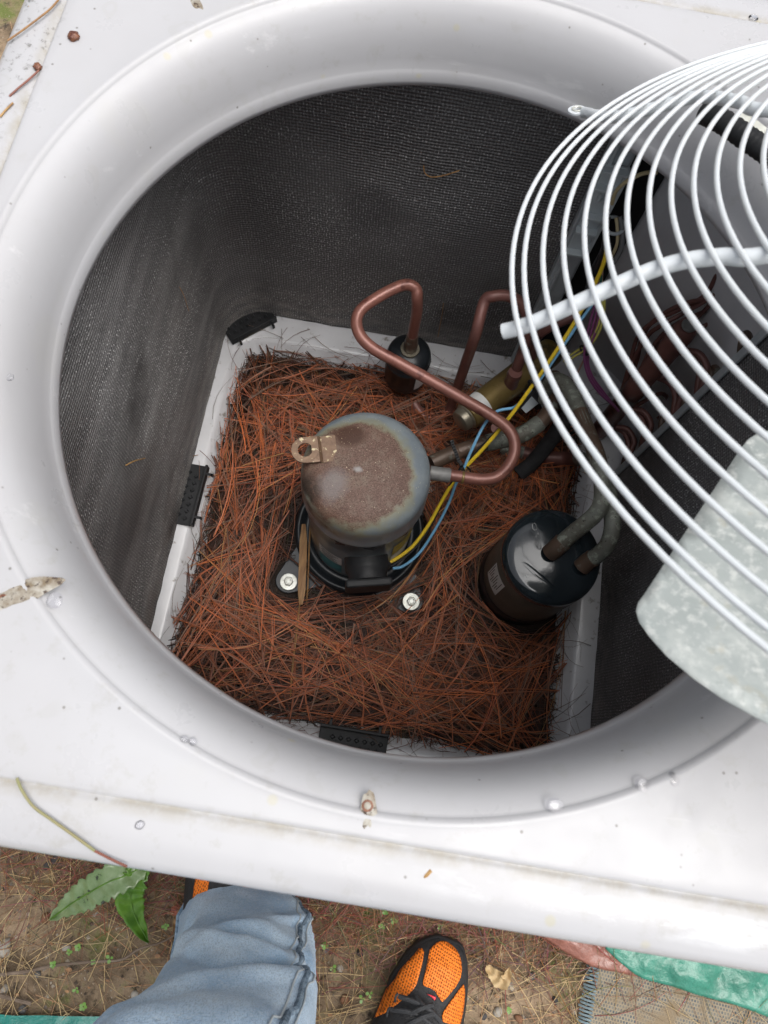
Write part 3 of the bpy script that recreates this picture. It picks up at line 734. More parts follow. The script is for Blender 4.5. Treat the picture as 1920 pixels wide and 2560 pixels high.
vt = (-0.0210,0.2745,0.1850)
pp = pipe('discharge_pipe', 'pink copper pipe looping from the compressor over to the small black filter', [('bent_tube', disch + [(vt[0], vt[1], .270), (vt[0], vt[1], .235), (vt[0], vt[1], .168)], .0080, MAT_COPPER)])
j0 = Vector((0.0355,0.0472,0.2580)); j1 = Vector((0.0610,0.0479,0.2580)); jd = (j1-j0).normalized()
part('brazed_socket', M_(lathe([(.0095, -.004), (.0098, .022), (.0088, .0235)], j0, 24, jd), MAT_SOLDER), pp)
part('joint_ring', M_(lathe([(.0083, .0385), (.0090, .0395), (.0090, .0410), (.0083, .042)], j0, 24, jd), MAT_BRASS), pp)
part('neck_collar', M_(lathe([(.0084, .168), (.0105, .172), (.0104, .190), (.0094, .197), (.0094, .206), (.0083, .210)], (vt[0], vt[1], 0), 24), MAT_COPPERBR), pp)
# filter drier
fd = thing('filter_drier', 'small glossy black filter canister under the looping copper pipe', 'filter', (vt[0], vt[1], .05))
part('canister', M_(lathe([(.008, .064), (.022, .068), (.0330, .080), (.0345, .090), (.0345, .136), (.0357, .137), (.0357, .142), (.0345, .143), (.0345, .149), (.0335, .1545), (.0295, .1600), (.0215, .1640), (.0135, .1665)], (vt[0], vt[1], 0), 56), MAT_BLACKPAINT, sharp=60), fd)
part('neck_washer', M_(lathe([(.0088, .1660), (.0145, .1660), (.0150, .1685), (.0145, .1705), (.0095, .1705)], (vt[0], vt[1], 0), 32), MAT_NICKEL), fd)
def patch(c, r, a0, a1, z0, z1, mat, n=8):
    V = []; F = []
    for i in range(n+1):
        a = math.radians(a0 + (a1-a0)*i/n)
        for z in (z0, z1): V.append((c[0] + r*math.sin(a), c[1] - r*math.cos(a), z))
    for i in range(n): F.append((2*i, 2*i+2, 2*i+3, 2*i+1))
    return mesh_of('label', V, F, mat)
part('paper_label', patch(vt, .0348, 30, 100, .095, .135, MAT_SILVERLBL), fd, 'grey paper label')
# liquid pipe up and over to the brass valve
lp = [(0.0000,0.2404,0.0600),(0.0117,0.2275,0.0560),(0.0288,0.2193,0.0530),(0.0479,0.2221,0.0530),(0.0592,0.2313,0.0580)]
lv0 = (0.0622,0.2417,0.0750)
lpath = lp + [(lv0[0], lv0[1], .085), (lv0[0], lv0[1], .15), (lv0[0], lv0[1], .22), (lv0[0], lv0[1], .295)] + [(0.0649,0.2759,0.3220),(0.0752,0.2813,0.3300),(0.0928,0.2856,0.3300),(0.1100,0.2844,0.3240),(0.1249,0.2768,0.3100),(0.1338,0.2691,0.2850),(0.1369,0.2591,0.2550),(0.1371,0.2495,0.2250),(0.1376,0.2448,0.1950)]
pipe('arched_pipe', 'tall copper pipe arching over into the top of the brass valve', [('bent_tube', lpath, .0078, MAT_COPPERDK)])
# reversing valve
va = Vector((0.0771,0.1778,0.1650)); vb = Vector((0.1994,0.3185,0.1650)); vd = (vb-va).normalized(); VL = (vb-va).length
rv = thing('reversing_valve', 'brass cylinder valve lying at an angle with a white sticker near its end', 'valve', (va.x, va.y, .14), None)
part('valve_body', M_(lathe([(.017, .003), (.0222, .006), (.0225, .012), (.0225, VL-.012), (.0215, VL-.004), (.018, VL), (.008, VL+.002)], va, 48, vd), MAT_BRASS, sharp=50), rv)
part('end_cap', M_(lathe([(.0135, -.0115), (.0165, -.0095), (.0175, -.006), (.0178, .001), (.0198, .002), (.0205, .0035), (.0190, .005)], va, 40, vd), MAT_NICKEL), rv)
vs = Vector((0.1362,0.2383,0.1860)); 
part('port_stub', M_(lathe([(.0115, -.004), (.0105, .004), (.0098, .014), (.0105, .018), (.0112, .022), (.0100, .030)], vs, 28, Vector((0.1359,0.2393,0.2050))-vs), MAT_COPPERDK), rv)
def band(c0, d, r, s0, s1, a0, a1, mat, n=8):
    R = frame_to(d); V = []; F = []
    for i in range(n+1):
        a = math.radians(a0+(a1-a0)*i/n); off = R @ Vector((math.sin(a)*r, math.cos(a)*r, 0))
        V += [c0 + d*s0 + off, c0 + d*s1 + off]
    for i in range(n): F.append((2*i, 2*i+1, 2*i+3, 2*i+2))
    return mesh_of('sticker', V, F, mat)
part('sticker', band(va, vd, .0228, .020, .036, -55, 75, MAT_WHITE), rv, 'white blank sticker')
# solenoid bracket behind the valve
o = part('solenoid_coil', M_(merge(box(Vector((0.1848,0.2404,0.1500)), (.030, .022, .022), frame_to(vd)), box(Vector((0.2033,0.2599,0.1500)), (.020, .018, .018), frame_to(vd))), MAT_BLACKPL, False), rv); bevel(o, .002)
o = part('solenoid_frame', M_(merge(box(Vector((0.1697,0.2216,0.1600)), (.020, .0012, .026), frame_to(vd)), box(Vector((0.1951,0.2263,0.1570)), (.030, .010, .001), frame_to((.2, .1, 1)))), MAT_GALV, False), rv)
# suction pipe from compressor
suc = [(0.0352,0.0819,0.2050),(0.0569,0.0973,0.2050),(0.0828,0.1124,0.2060),(0.1140,0.1274,0.2080),(0.1457,0.1397,0.2100),(0.1701,0.1580,0.2120),(0.1865,0.1784,0.2140),(0.1972,0.2061,0.2100),(0.2003,0.2327,0.2000),(0.1984,0.2602,0.1880)]
sp_ = pipe('suction_pipe', 'dark brown pipe with green tarnish running from the compressor to the valve', [('bent_tube', suc, .0110, MAT_COPPERBR)])
part('sleeve', M_(tube([(0.1076,0.1248,0.2080),(0.1330,0.1349,0.2090),(0.1580,0.1474,0.2110),(0.1791,0.1672,0.2130)], .0122, 16, 6), MAT_VERDI), sp_)
part('swaged_ring', M_(lathe([(.0112, 0), (.0128, .002), (.0128, .006), (.0112, .008)], (0.0631,0.1006,0.2050), 24, Vector((0.0828,0.1124,0.2060))-Vector((0.0631,0.1006,0.2050))), MAT_COPPERBR), sp_)
# accumulator
AX, AY = .2125, -.0290
acc = thing('accumulator_tank', 'squat black tank with two thick tarnished tubes rising from its glossy lid', 'tank', (AX, AY, .03))
part('tank_side', M_(lathe([(.046, .036), (.058, .040), (.0655, .052), (.0672, .066), (.0672, .185), (.0655, .205), (.0640, .212)], (AX, AY, 0), 72, capt=False), MAT_TANKSIDE, sharp=60), acc)
part('lower_band', M_(lathe([(.0672, .050), (.0684, .055), (.0686, .092), (.0678, .094)], (AX, AY, 0), 72, capb=False, capt=False), MAT_BLACKPAINT), acc)
lid = part('tank_lid', M_(lathe([(.0648, .206), (.0668, .212), (.0668, .220), (.0655, .226), (.062, .230), (.052, .2325), (.030, .2345), (.002, .235)], (AX, AY, 0), 72, capb=False), MAT_TANK, sharp=60), acc)
part('pressed_step', M_(blob((AX-.018, AY-.030), .030, .006, -.55, .2327, 4, .2, h=.0016), MAT_TANK), lid)
part('tank_label', patch((AX, AY), .0675, -80, -50, .125, .190, MAT_WHITE), acc, 'white approval label')
for k in range(9): part('print_line', patch((AX, AY), .0677, -78+k*2.9, -77+k*2.9, .132+.006*(k*7 % 3), .183-.008*(k*5 % 4), MAT_INK, 2), acc)
for tt, px in (('0', (0.1928,-0.0253,0.2355)), ('4', (0.1897,-0.0123,0.2355)), ('0', (0.1841,-0.0003,0.2355))):
    cu = bpy.data.curves.new('stamp', 'FONT'); cu.body = tt; cu.size = .016; cu.extrude = .0004; cu.align_x = 'CENTER'
    ob = bpy.data.objects.new('tmp', cu); dg = bpy.context.evaluated_depsgraph_get(); COL.objects.link(ob); ob.rotation_euler = (0, 0, .25); ob.location = (px[0], px[1], .2335)
    dg.update(); ev = ob.evaluated_get(dg); me = bpy.data.meshes.new_from_object(ev); me.transform(ob.matrix_world if False else (Matrix.Translation((px[0], px[1], .2343)) @ Matrix.Rotation(.25, 4, 'Z')))
    bpy.data.objects.remove(ob); me.materials.clear(); me.materials.append(MAT_TANK); part('stamped_digit', me, lid)
pts1 = [(0.2090,-0.0258,0.2360), (0.2112,-0.0232,0.2450)] + [(0.2234,-0.0083,0.2620),(0.2361,0.0053,0.2800),(0.2462,0.0180,0.2940),(0.2492,0.0319,0.3030),(0.2467,0.0572,0.3050),(0.2399,0.0899,0.3000),(0.2294,0.1250,0.2900),(0.2172,0.1611,0.2800),(0.2051,0.1961,0.2680),(0.1942,0.2157,0.2550),(0.1863,0.2243,0.2380),(0.1846,0.2237,0.2150),(0.1893,0.2164,0.1900)]
at1 = pipe('accumulator_tube', 'thick grey-green tube from the middle of the tank lid rising toward the brass valve', [('bent_tube', pts1, .0108, MAT_VERDI)], group='thick tubes on the black tank')
part('brown_section', M_(tube([(0.2437,0.0767,0.3025),(0.2385,0.0966,0.2990),(0.2294,0.1250,0.2900),(0.2172,0.1611,0.2800)], .01105, 16, 6), MAT_COPPERBR), at1)
part('brazed_foot', M_(tube([(0.2067,-0.0281,0.2360), (0.2112,-0.0232,0.2450), (0.2177,-0.0148,0.2540)], .0122, 20, 5), MAT_COPPERBR), at1)
pts2 = [(0.2524,-0.0364,0.2320)] + [(0.2552,-0.0331,0.2420),(0.2647,-0.0247,0.2560),(0.2706,-0.0139,0.2720),(0.2712,0.0023,0.2840),(0.2684,0.0225,0.2880),(0.2643,0.0485,0.2840),(0.2611,0.0755,0.2700),(0.2623,0.1073,0.2300),(0.2674,0.1418,0.1700),(0.2687,0.1690,0.1100),(0.2597,0.1809,0.0750),(0.2279,0.1802,0.0660),(0.1899,0.1822,0.0640),(0.1514,0.1833,0.0640)]
at2 = pipe('accumulator_tube', 'second thick tube at the right edge of the tank lid, bending down behind the first', [('bent_tube', pts2, .0106, MAT_VERDI)], group='thick tubes on the black tank')
part('brazed_foot', M_(tube([(0.2502,-0.0398,0.2340), (0.2552,-0.0331,0.2420), (0.2600,-0.0289,0.2490)], .0120, 20, 5), MAT_COPPERBR), at2)
part('brown_section', M_(tube([(0.2696,0.1684,0.1120),(0.2597,0.1809,0.0750),(0.2279,0.1802,0.0660),(0.1899,0.1822,0.0640)], .0110, 16, 6), MAT_COPPERDK), at2)
pipe('insulated_pipe', 'matt black insulated pipe slanting over the needles behind the copper bend', [('foam_sleeve', [(0.1845,0.1422,0.0660),(0.2044,0.1627,0.0750),(0.2246,0.1967,0.1000),(0.2405,0.2291,0.1250),(0.2421,0.2497,0.1500)], .0125, sh_mat('black_foam', (.022, .021, .022), rough=.85, var=(.04, .038, .04), vscale=60, bump=.001, bscale=150))])
pipe('short_pipe', 'dark upright pipe dropping from the brass valve into the needles', [('tube', [(0.1319,0.1822,0.1400),(0.1299,0.1871,0.1000),(0.1282,0.1913,0.0600)], .0105, MAT_COPPERDK)])
pipe('valve_pipe', 'thin brown pipe with a hex fitting beside the galvanised post', [('tube', [(0.1608,0.2794,0.2000),(0.1544,0.2825,0.2400),(0.1625,0.2838,0.2700),(0.1794,0.2876,0.2900),(0.1923,0.2921,0.3000)], .0065, MAT_COPPERDK), ('fitting', [(0.1914,0.2910,0.2990),(0.2000,0.2961,0.3030)], .0078, MAT_NICKEL)])

# header manifold in the service corner
hx, hy = .304, .232
hd = thing('header_manifold', 'stout vertical red-brown copper manifold in the far right corner', 'manifold', (hx, hy, .08))
part('manifold_tube', M_(lathe([(.0135, .09), (.0145, .095), (.0145, .235), (.0160, .237), (.0160, .262), (.0145, .264), (.0148, .395), (.0138, .405), (.0110, .410)], (hx, hy, 0), 32), MAT_COPPERDK), hd)
part('cap_disc', M_(lathe([(.0085, .410), (.0095, .4125), (.0085, .4145)], (hx, hy, 0), 24), MAT_SOLDER), hd)
part('brazed_patch', M_(lathe([(.0150, .205), (.0152, .207), (.0152, .226), (.0150, .228)], (hx, hy, 0), 24, capb=False, capt=False), MAT_SOLDER), hd)
for i, z in enumerate((.12, .185, .29, .36)):
    for s in (0, 1):
        zz = z + s*.013; bx = .022 + .008*((i+s) % 2)
        pts = [(hx+.012, hy-.004-.006*s, zz), (hx+.030, hy-.012, zz+.002), (hx+.038+.004*s, hy-.030, zz+.001), (.343, .185, zz-.004), (.343, .160, zz-.006)]
        part('feeder_tube', M_(tube(pts, .0045, 10, 5), MAT_COPPERDK), hd)
# distributor with looping capillaries
dx, dy = (0.3065,0.2460,0.1700)[:2]
dst = thing('capillary_distributor', 'cluster of thin dark copper capillary loops winding round the manifold', 'capillary tubes', (dx, dy, .12))
part('distributor_cone', M_(lathe([(.006, .115), (.0075, .16), (.0100, .175), (.0085, .184)], (dx, dy, 0), 20), MAT_COPPERDK), dst)
caps = [[(0.3000,0.2283,0.1850),(0.2979,0.2515,0.2150),(0.2943,0.2721,0.2600),(0.2962,0.2827,0.3000),(0.2999,0.2798,0.3300),(0.3188,0.2889,0.3500),(0.3413,0.3045,0.3600),(0.3634,0.3234,0.3700),(0.3883,0.3498,0.3800),(0.4176,0.3590,0.3600),(0.4506,0.3614,0.3000)],
        [(0.3033,0.2320,0.1850),(0.3039,0.2577,0.2200),(0.3019,0.2791,0.2500),(0.2943,0.2867,0.2800),(0.2947,0.2945,0.3100),(0.3102,0.3019,0.3400),(0.3320,0.3061,0.3600),(0.3626,0.3123,0.3600),(0.3986,0.3153,0.3500),(0.4409,0.3185,0.3300)],
        [(0.3056,0.2294,0.1850),(0.3103,0.2488,0.2100),(0.3094,0.2656,0.2500),(0.3122,0.2828,0.2800),(0.3238,0.2916,0.3100),(0.3462,0.2997,0.3300),(0.3565,0.3110,0.3600),(0.3643,0.3308,0.3800),(0.3717,0.3496,0.4000),(0.3900,0.3599,0.4100)],
        [(0.3079,0.2268,0.1850),(0.3191,0.2478,0.2000),(0.3225,0.2599,0.2300),(0.3197,0.2733,0.2600),(0.3163,0.2889,0.2900),(0.3318,0.2994,0.3200),(0.3600,0.3119,0.3400),(0.3867,0.3384,0.3600),(0.4156,0.3732,0.3800)],
        [(0.3094,0.2255,0.1850),(0.3246,0.2488,0.2000),(0.3296,0.2673,0.2400),(0.3374,0.2804,0.2800),(0.3495,0.2894,0.3100),(0.3653,0.2963,0.3300),(0.3966,0.3097,0.3300),(0.4511,0.3168,0.3000)],
        [(0.2978,0.2295,0.1850),(0.2971,0.2501,0.2100),(0.2916,0.2696,0.2500),(0.2871,0.2853,0.2800),(0.2893,0.2908,0.3000),(0.3001,0.2967,0.3200),(0.3166,0.3004,0.3400),(0.3440,0.3156,0.3600),(0.3468,0.3273,0.3850),(0.3480,0.3378,0.4000)],
        [(0.3110,0.2227,0.1850),(0.3326,0.2398,0.1900),(0.3593,0.2555,0.2000),(0.3866,0.2518,0.1700),(0.4081,0.2423,0.1300),(0.4282,0.2426,0.1100)],
        [(0.3716,0.3211,0.3600),(0.3951,0.3166,0.3300),(0.4068,0.3081,0.3000),(0.3993,0.2999,0.2800),(0.3806,0.3072,0.2700),(0.3668,0.3180,0.2700)],
        [(0.3868,0.2479,0.1700),(0.4078,0.2724,0.2000),(0.4344,0.3005,0.2300),(0.4527,0.3218,0.2600),(0.4663,0.3407,0.2900)],
        [(0.3701,0.2337,0.1600),(0.3963,0.2567,0.1800),(0.4028,0.2819,0.2100),(0.4020,0.2965,0.2400),(0.4192,0.3039,0.2600),(0.4568,0.2995,0.2400),(0.4780,0.2937,0.2000)]]
for c in caps: part('capillary', M_(tube(c, .0030, 8, 6), MAT_COPPERDK), dst)
pipe('service_pipe', 'dark horizontal copper pipe in the far right corner beyond the manifold', [('tube', [(0.3556,0.3162,0.2500),(0.4049,0.3315,0.2600),(0.4458,0.3281,0.2600),(0.4775,0.3383,0.2700),(0.5156,0.3642,0.2800)], .0065, MAT_COPPERDK)])

# ------------------------------------------------------------------ bracket and wires at the post
clip = thing('wire_clip_bracket', 'grey plastic ladder-shaped wire clip on the galvanised post', 'bracket', (0.1795,0.3183,0.4600))
A0 = Vector((.1655, .3355, 0))
Rp = Matrix.Identity(3)
def bxp(x, z, w, h, d=.004, y=.334): return box((.1655+x, y, z), (w, d, h))
o = part('clip_plate', M_(merge(bxp(0, .455, .024, .150, .003)), MAT_CLIP, False), clip); bevel(o, .0006)
for z, w in ((.527, .030), (.500, .028), (.452, .028), (.426, .026), (.384, .028)):
    o = part('clip_rib', M_(bxp(0, z, w, .004, .010, .3285), MAT_CLIP, False), clip); bevel(o, .0006)
o = part('clip_window', M_(merge(bxp(-.004, .486, .003, .014, .007, .330), bxp(.004, .486, .003, .014, .007, .330), bxp(0, .493, .008, .003, .007, .330), bxp(0, .479, .008, .003, .007, .330)), MAT_CLIP, False), clip)
part('clip_side_rail', M_(merge(bxp(.0135, .455, .003, .150, .012, .329)), MAT_CLIP, False), clip)
part('cable_ring', M_(tube([(.180+.012*math.cos(a)+.010, .320+.012*math.sin(a), .455) for a in np.linspace(-2.6, 2.6, 12)], .0022, 8, 3), MAT_CLIP), clip)
def wire(label, pts, r, mat, grp='wires running up to the post'):
    me = M_(tube(pts, r, 8, 6), mat); return single('wire', me, label, 'wire', grp)
wire('thick yellow wire running from the compressor up under the fan guard', [(0.0026,-0.0512,0.1300),(0.0139,-0.0420,0.1320),(0.0315,-0.0234,0.1400),(0.0474,0.0056,0.1550),(0.0581,0.0341,0.1720),(0.0675,0.0573,0.1880),(0.0744,0.0691,0.2020),(0.0821,0.0798,0.2150),(0.1035,0.1074,0.2400),(0.1258,0.1411,0.2680),(0.1459,0.1771,0.3000),(0.1610,0.2060,0.3300),(0.1755,0.2364,0.3600),(0.1838,0.2582,0.3900),(0.1866,0.2718,0.4200),(0.1869,0.2813,0.4400),(0.1844,0.2905,0.4550)], .0026, MAT_YEL)
wire('sky blue wire beside the yellow one, curving widest over the needles', [(0.0078,-0.0574,0.1180),(0.0234,-0.0500,0.1160),(0.0443,-0.0260,0.1200),(0.0619,0.0125,0.1400),(0.0715,0.0423,0.1650),(0.0746,0.0611,0.1950),(0.0789,0.0733,0.2120),(0.0867,0.1042,0.2350),(0.0970,0.1347,0.2500),(0.1101,0.1506,0.2620),(0.1304,0.1572,0.2680),(0.1422,0.1691,0.2800),(0.1558,0.1889,0.3050),(0.1697,0.2151,0.3350),(0.1826,0.2401,0.3650),(0.1925,0.2585,0.3850),(0.1935,0.2709,0.4100)], .0021, MAT_BLUE)
wire('black wire between the yellow and blue ones at the compressor', [(0.0050,-0.0545,0.1220),(0.0256,-0.0355,0.1280),(0.0443,-0.0084,0.1400),(0.0551,0.0202,0.1580),(0.0634,0.0487,0.1780),(0.0747,0.0737,0.2050),(0.0967,0.1048,0.2260),(0.1235,0.1397,0.2500),(0.1493,0.1734,0.2880),(0.1679,0.2090,0.3220),(0.1827,0.2408,0.3550),(0.1812,0.2664,0.3850),(0.1831,0.2799,0.4150),(0.1822,0.2849,0.4400),(0.1775,0.2912,0.4650)], .0024, MAT_BLK)
wire('purple wire of the bundle, leftmost strand', [(0.1875,0.2811,0.4050),(0.1957,0.2625,0.3850),(0.1989,0.2519,0.3600),(0.2035,0.2398,0.3300),(0.2115,0.2303,0.3000),(0.2284,0.2210,0.2700),(0.2547,0.2158,0.2400),(0.2884,0.2144,0.2100)], .0017, MAT_PURP)
wire('purple wire of the bundle, middle strand', [(0.1910,0.2818,0.4050),(0.1997,0.2633,0.3850),(0.2037,0.2515,0.3600),(0.2073,0.2391,0.3300),(0.2154,0.2338,0.2950),(0.2301,0.2235,0.2700),(0.2558,0.2189,0.2400),(0.2923,0.2145,0.2050)], .0017, MAT_PURP)
wire('purple wire of the bundle, strand nearest the panel', [(0.1944,0.2825,0.4050),(0.2038,0.2642,0.3850),(0.2086,0.2511,0.3600),(0.2117,0.2379,0.3300),(0.2186,0.2334,0.2930),(0.2320,0.2253,0.2700),(0.2569,0.2221,0.2400),(0.2962,0.2145,0.2000)], .0017, MAT_PURP)
wire('thin lemon wire loop outermost beside the purple wires', [(0.1958,0.2788,0.4050),(0.2075,0.2615,0.3850),(0.2136,0.2480,0.3600),(0.2131,0.2387,0.3350),(0.2077,0.2367,0.3100),(0.1989,0.2355,0.2900),(0.1946,0.2355,0.2700)], .0016, MAT_LEMON)
wire('thin lemon wire inside the outer lemon loop', [(0.1935,0.2783,0.4050),(0.2046,0.2610,0.3850),(0.2100,0.2486,0.3600),(0.2092,0.2414,0.3350),(0.2037,0.2401,0.3100),(0.1960,0.2392,0.2900),(0.1916,0.2393,0.2700)], .0016, MAT_LEMON)
wire('pink wire slanting down behind the guard rods', [(0.1797,0.2868,0.4500),(0.1941,0.2790,0.4100),(0.2067,0.2603,0.3600),(0.2144,0.2415,0.3000),(0.2161,0.2348,0.2600),(0.2179,0.2286,0.2300)], .0014, MAT_PINKW)
wire('dark green wire between the yellow and pink ones', [(0.1811,0.2898,0.4550),(0.1897,0.2841,0.4250),(0.1957,0.2728,0.4000),(0.1999,0.2599,0.3800)], .0014, MAT_GREENW)
wire('beige wire hanging in a loop from the clip ring', [(0.1890,0.3229,0.4650),(0.1950,0.3123,0.4550),(0.1987,0.3043,0.4450),(0.1987,0.2986,0.4350),(0.1980,0.2958,0.4250)], .0020, MAT_BEIGE)
wire('dark grey cable looping beside the beige one', [(0.1928,0.3250,0.4650),(0.2017,0.3127,0.4520),(0.2057,0.3029,0.4400),(0.2038,0.2948,0.4280),(0.1993,0.2863,0.4200)], .0030, MAT_GREYW)
wire('beige wire crossing the dark gap under the rim', [(0.1724,0.3100,0.5000),(0.1695,0.3082,0.5200),(0.1732,0.3078,0.5350),(0.1795,0.3076,0.5450),(0.1894,0.3114,0.5500),(0.2031,0.3155,0.5500)], .0022, MAT_BEIGE)
wire('dark wire along the edge of the post', [(0.1765,0.3081,0.4800),(0.1790,0.3012,0.4650),(0.1812,0.2908,0.4450),(0.1790,0.2822,0.4200),(0.1788,0.2660,0.4000)], .0020, MAT_BLK)
zt = thing('cable_tie', 'black ribbed cable tie with its tail sticking up from the wire bundle', 'cable tie', (0.0807,0.0753,0.2150))
tp = [Vector(q) for q in [(0.0548,0.1039,0.2450),(0.0624,0.0929,0.2380),(0.0702,0.0823,0.2300),(0.0785,0.0737,0.2220),(0.0838,0.0680,0.2100),(0.0835,0.0691,0.1950)]]
V = []; F = []
ps = smooth_path(tp, 8)
for i, q in enumerate(ps):
    t = (ps[min(i+1, len(ps)-1)] - ps[max(i-1, 0)]).normalized(); sd = t.cross(Vector((0, 0, 1))).normalized(); w = .0024; hgt = .0006 if i % 2 else .0
    V += [q + sd*w + Vector((0, 0, hgt)), q - sd*w + Vector((0, 0, hgt)), q - sd*w - Vector((0, 0, .0012)), q + sd*w - Vector((0, 0, .0012))]
for i in range(len(ps)-1):
    a = 4*i; F += [(a, a+1, a+5, a+4), (a+1, a+2, a+6, a+5), (a+2, a+3, a+7, a+6), (a+3, a, a+4, a+7)]
F += [(0, 3, 2, 1)]
part('strap', mesh_of('strap', V, F, MAT_BLACKPL, False), zt)
o = part('tie_head', M_(box((0.0735,0.0785,0.2290), (.007, .005, .005), Matrix.Rotation(-1.1, 3, 'Z')), MAT_BLACKPL, False), zt); bevel(o, .0008)
part('loop', M_(tube([(0.0834,0.0799,0.2190), (0.0906,0.0780,0.2090), (0.0866,0.0693,0.2000), (0.0770,0.0640,0.1980), (0.0708,0.0670,0.2100), (0.0743,0.0757,0.2220)], .0013, 6, 4), MAT_BLACKPL), zt)

for (cc, nm) in (((0.1464,0.1779,0.3000), 'small black tie gripping the wires above the brass valve'), ((0.2078,0.2356,0.3120), 'small black tie round the lemon wires near the grey panel')):
    t2 = thing('cable_tie', nm, 'cable tie', tuple(cc), 'small cable ties')
    c3 = Vector(cc)
    part('loop', M_(tube([c3 + Vector((.0075*math.cos(a)*.8, .0075*math.cos(a)*-.6, .006*math.sin(a))) for a in np.linspace(0, 2*PI, 14)], .0016, 6, 2), MAT_BLACKPL), t2)
    o = part('tie_head', M_(box(c3 + Vector((.004, -.004, .006)), (.006, .004, .004)), MAT_BLACKPL, False), t2); bevel(o, .0007)
# wood sliver and long strands on the foot plate
MAT_STRAW = sh_mat('dry_straw', (.34, .19, .075), rough=.55, var=(.20, .10, .04), vscale=30, vstretch=(9, 1, 1), bump=.0005, bscale=200)
def strip(pts, w, th, mat, n=6):
    ps = smooth_path(pts, n); V = []; F = []
    for i, q in enumerate(ps):
        t = (ps[min(i+1, len(ps)-1)] - ps[max(i-1, 0)]).normalized(); sd = t.cross(Vector((0, 0, 1))).normalized(); ww = w*(.5 + .5*min(1, 4*i/len(ps)))*(1 if i < len(ps)*.8 else (1-.7*(i/len(ps)-.8)/.2)) + .0004*mn.noise((i*.9, 0, 0))
        V += [q + sd*ww/2, q + Vector((0, 0, th)), q - sd*ww/2, q - Vector((0, 0, th*.3))]
    for i in range(len(ps)-1):
        a = 4*i; F += [(a, a+1, a+5, a+4), (a+1, a+2, a+6, a+5), (a+2, a+3, a+7, a+6), (a+3, a, a+4, a+7)]
    return mesh_of('strip', V, F, mat, False)
single('wood_sliver', strip([(-0.1367,-0.0018,0.0740),(-0.1307,-0.0366,0.0745),(-0.1239,-0.0793,0.0745),(-0.1173,-0.1248,0.0720)], .0115, .0012, MAT_STRAW), 'flat tan wood sliver lying across the compressor foot plate', 'wood sliver')
single('straw', strip([(-0.1300,0.0243,0.0770),(-0.1215,-0.0355,0.0765),(-0.1129,-0.0919,0.0750),(-0.1090,-0.1245,0.0700)], .0022, .001, MAT_STRAW), 'thin straw lying beside the flat wood sliver', 'straw', 'long straws by the foot plate')
single('straw', strip([(-0.1198,-0.1203,0.0680),(-0.1160,-0.1685,0.0660),(-0.1124,-0.2157,0.0640),(-0.1075,-0.2583,0.0620)], .0030, .001, MAT_STRAW), 'long pale straw running from the foot plate toward the near rim', 'straw', 'long straws by the foot plate')

# ------------------------------------------------------------------ fan guard with motor and blades
GC = Vector((0.3598,-0.0012,0.8726)); GU = Vector((0.9817,-0.0000,0.1907)); GV = Vector((0.0635,0.9429,-0.3270)); GN = Vector((-0.1798,0.3331,0.9256))
GR1, GR2, GR3, GDR, GH = 0.34175, 0.33476, 0.32429, 0.01122, 0.06869
fg = thing('fan_guard', 'pale wire fan guard tilted over the right side of the mouth, fan blade below', 'fan guard', tuple(GC - GN*.1))
def gh(r): return GH*(1-(r/GR3)**2)
def gpt(r, a, h): return GC + GU*(r*math.cos(a)) + GV*(r*math.sin(a)) + GN*h
rings = [(GR1, -.0050), (GR2, -.0042)] + [(GR3 - k*GDR, gh(GR3 - k*GDR)) for k in range(0, 23)]
for r, h in rings:
    n = 160; rw = .0016; V = []; F = []; ns = 10
    for i in range(n):
        a = 2*PI*i/n
        for k in range(ns):
            b = 2*PI*k/ns; V.append(gpt(r + rw*math.cos(b), a, h + rw*math.sin(b)))
    for i in range(n):
        for k in range(ns): F.append((i*ns+k, ((i+1) % n)*ns+k, ((i+1) % n)*ns+(k+1) % ns, i*ns+(k+1) % ns))
    part('ring', mesh_of('ring', V, F, MAT_GUARD), fg)
rodA = [(0.0840,0.1749,0.7383),(0.0956,0.1616,0.7523),(0.1090,0.1573,0.7641),(0.1287,0.1579,0.7760),(0.1410,0.1582,0.7831),(0.1496,0.1463,0.7958),(0.1585,0.1263,0.8131),(0.1668,0.1042,0.8301)]
rodA = [Vector(q) for q in rodA] + [gpt(.15, 2.60, gh(.15)-.006), gpt(.06, 2.5, gh(.06)-.006)]
rA0 = Vector((0.0826,0.2105,0.7058))
ra = part('rod', M_(tube([rA0, Vector((0.0846,0.2021,0.7135)), Vector((0.0854,0.1853,0.7284))] + rodA[1:], .0042, 14, 6), MAT_GUARD), fg)
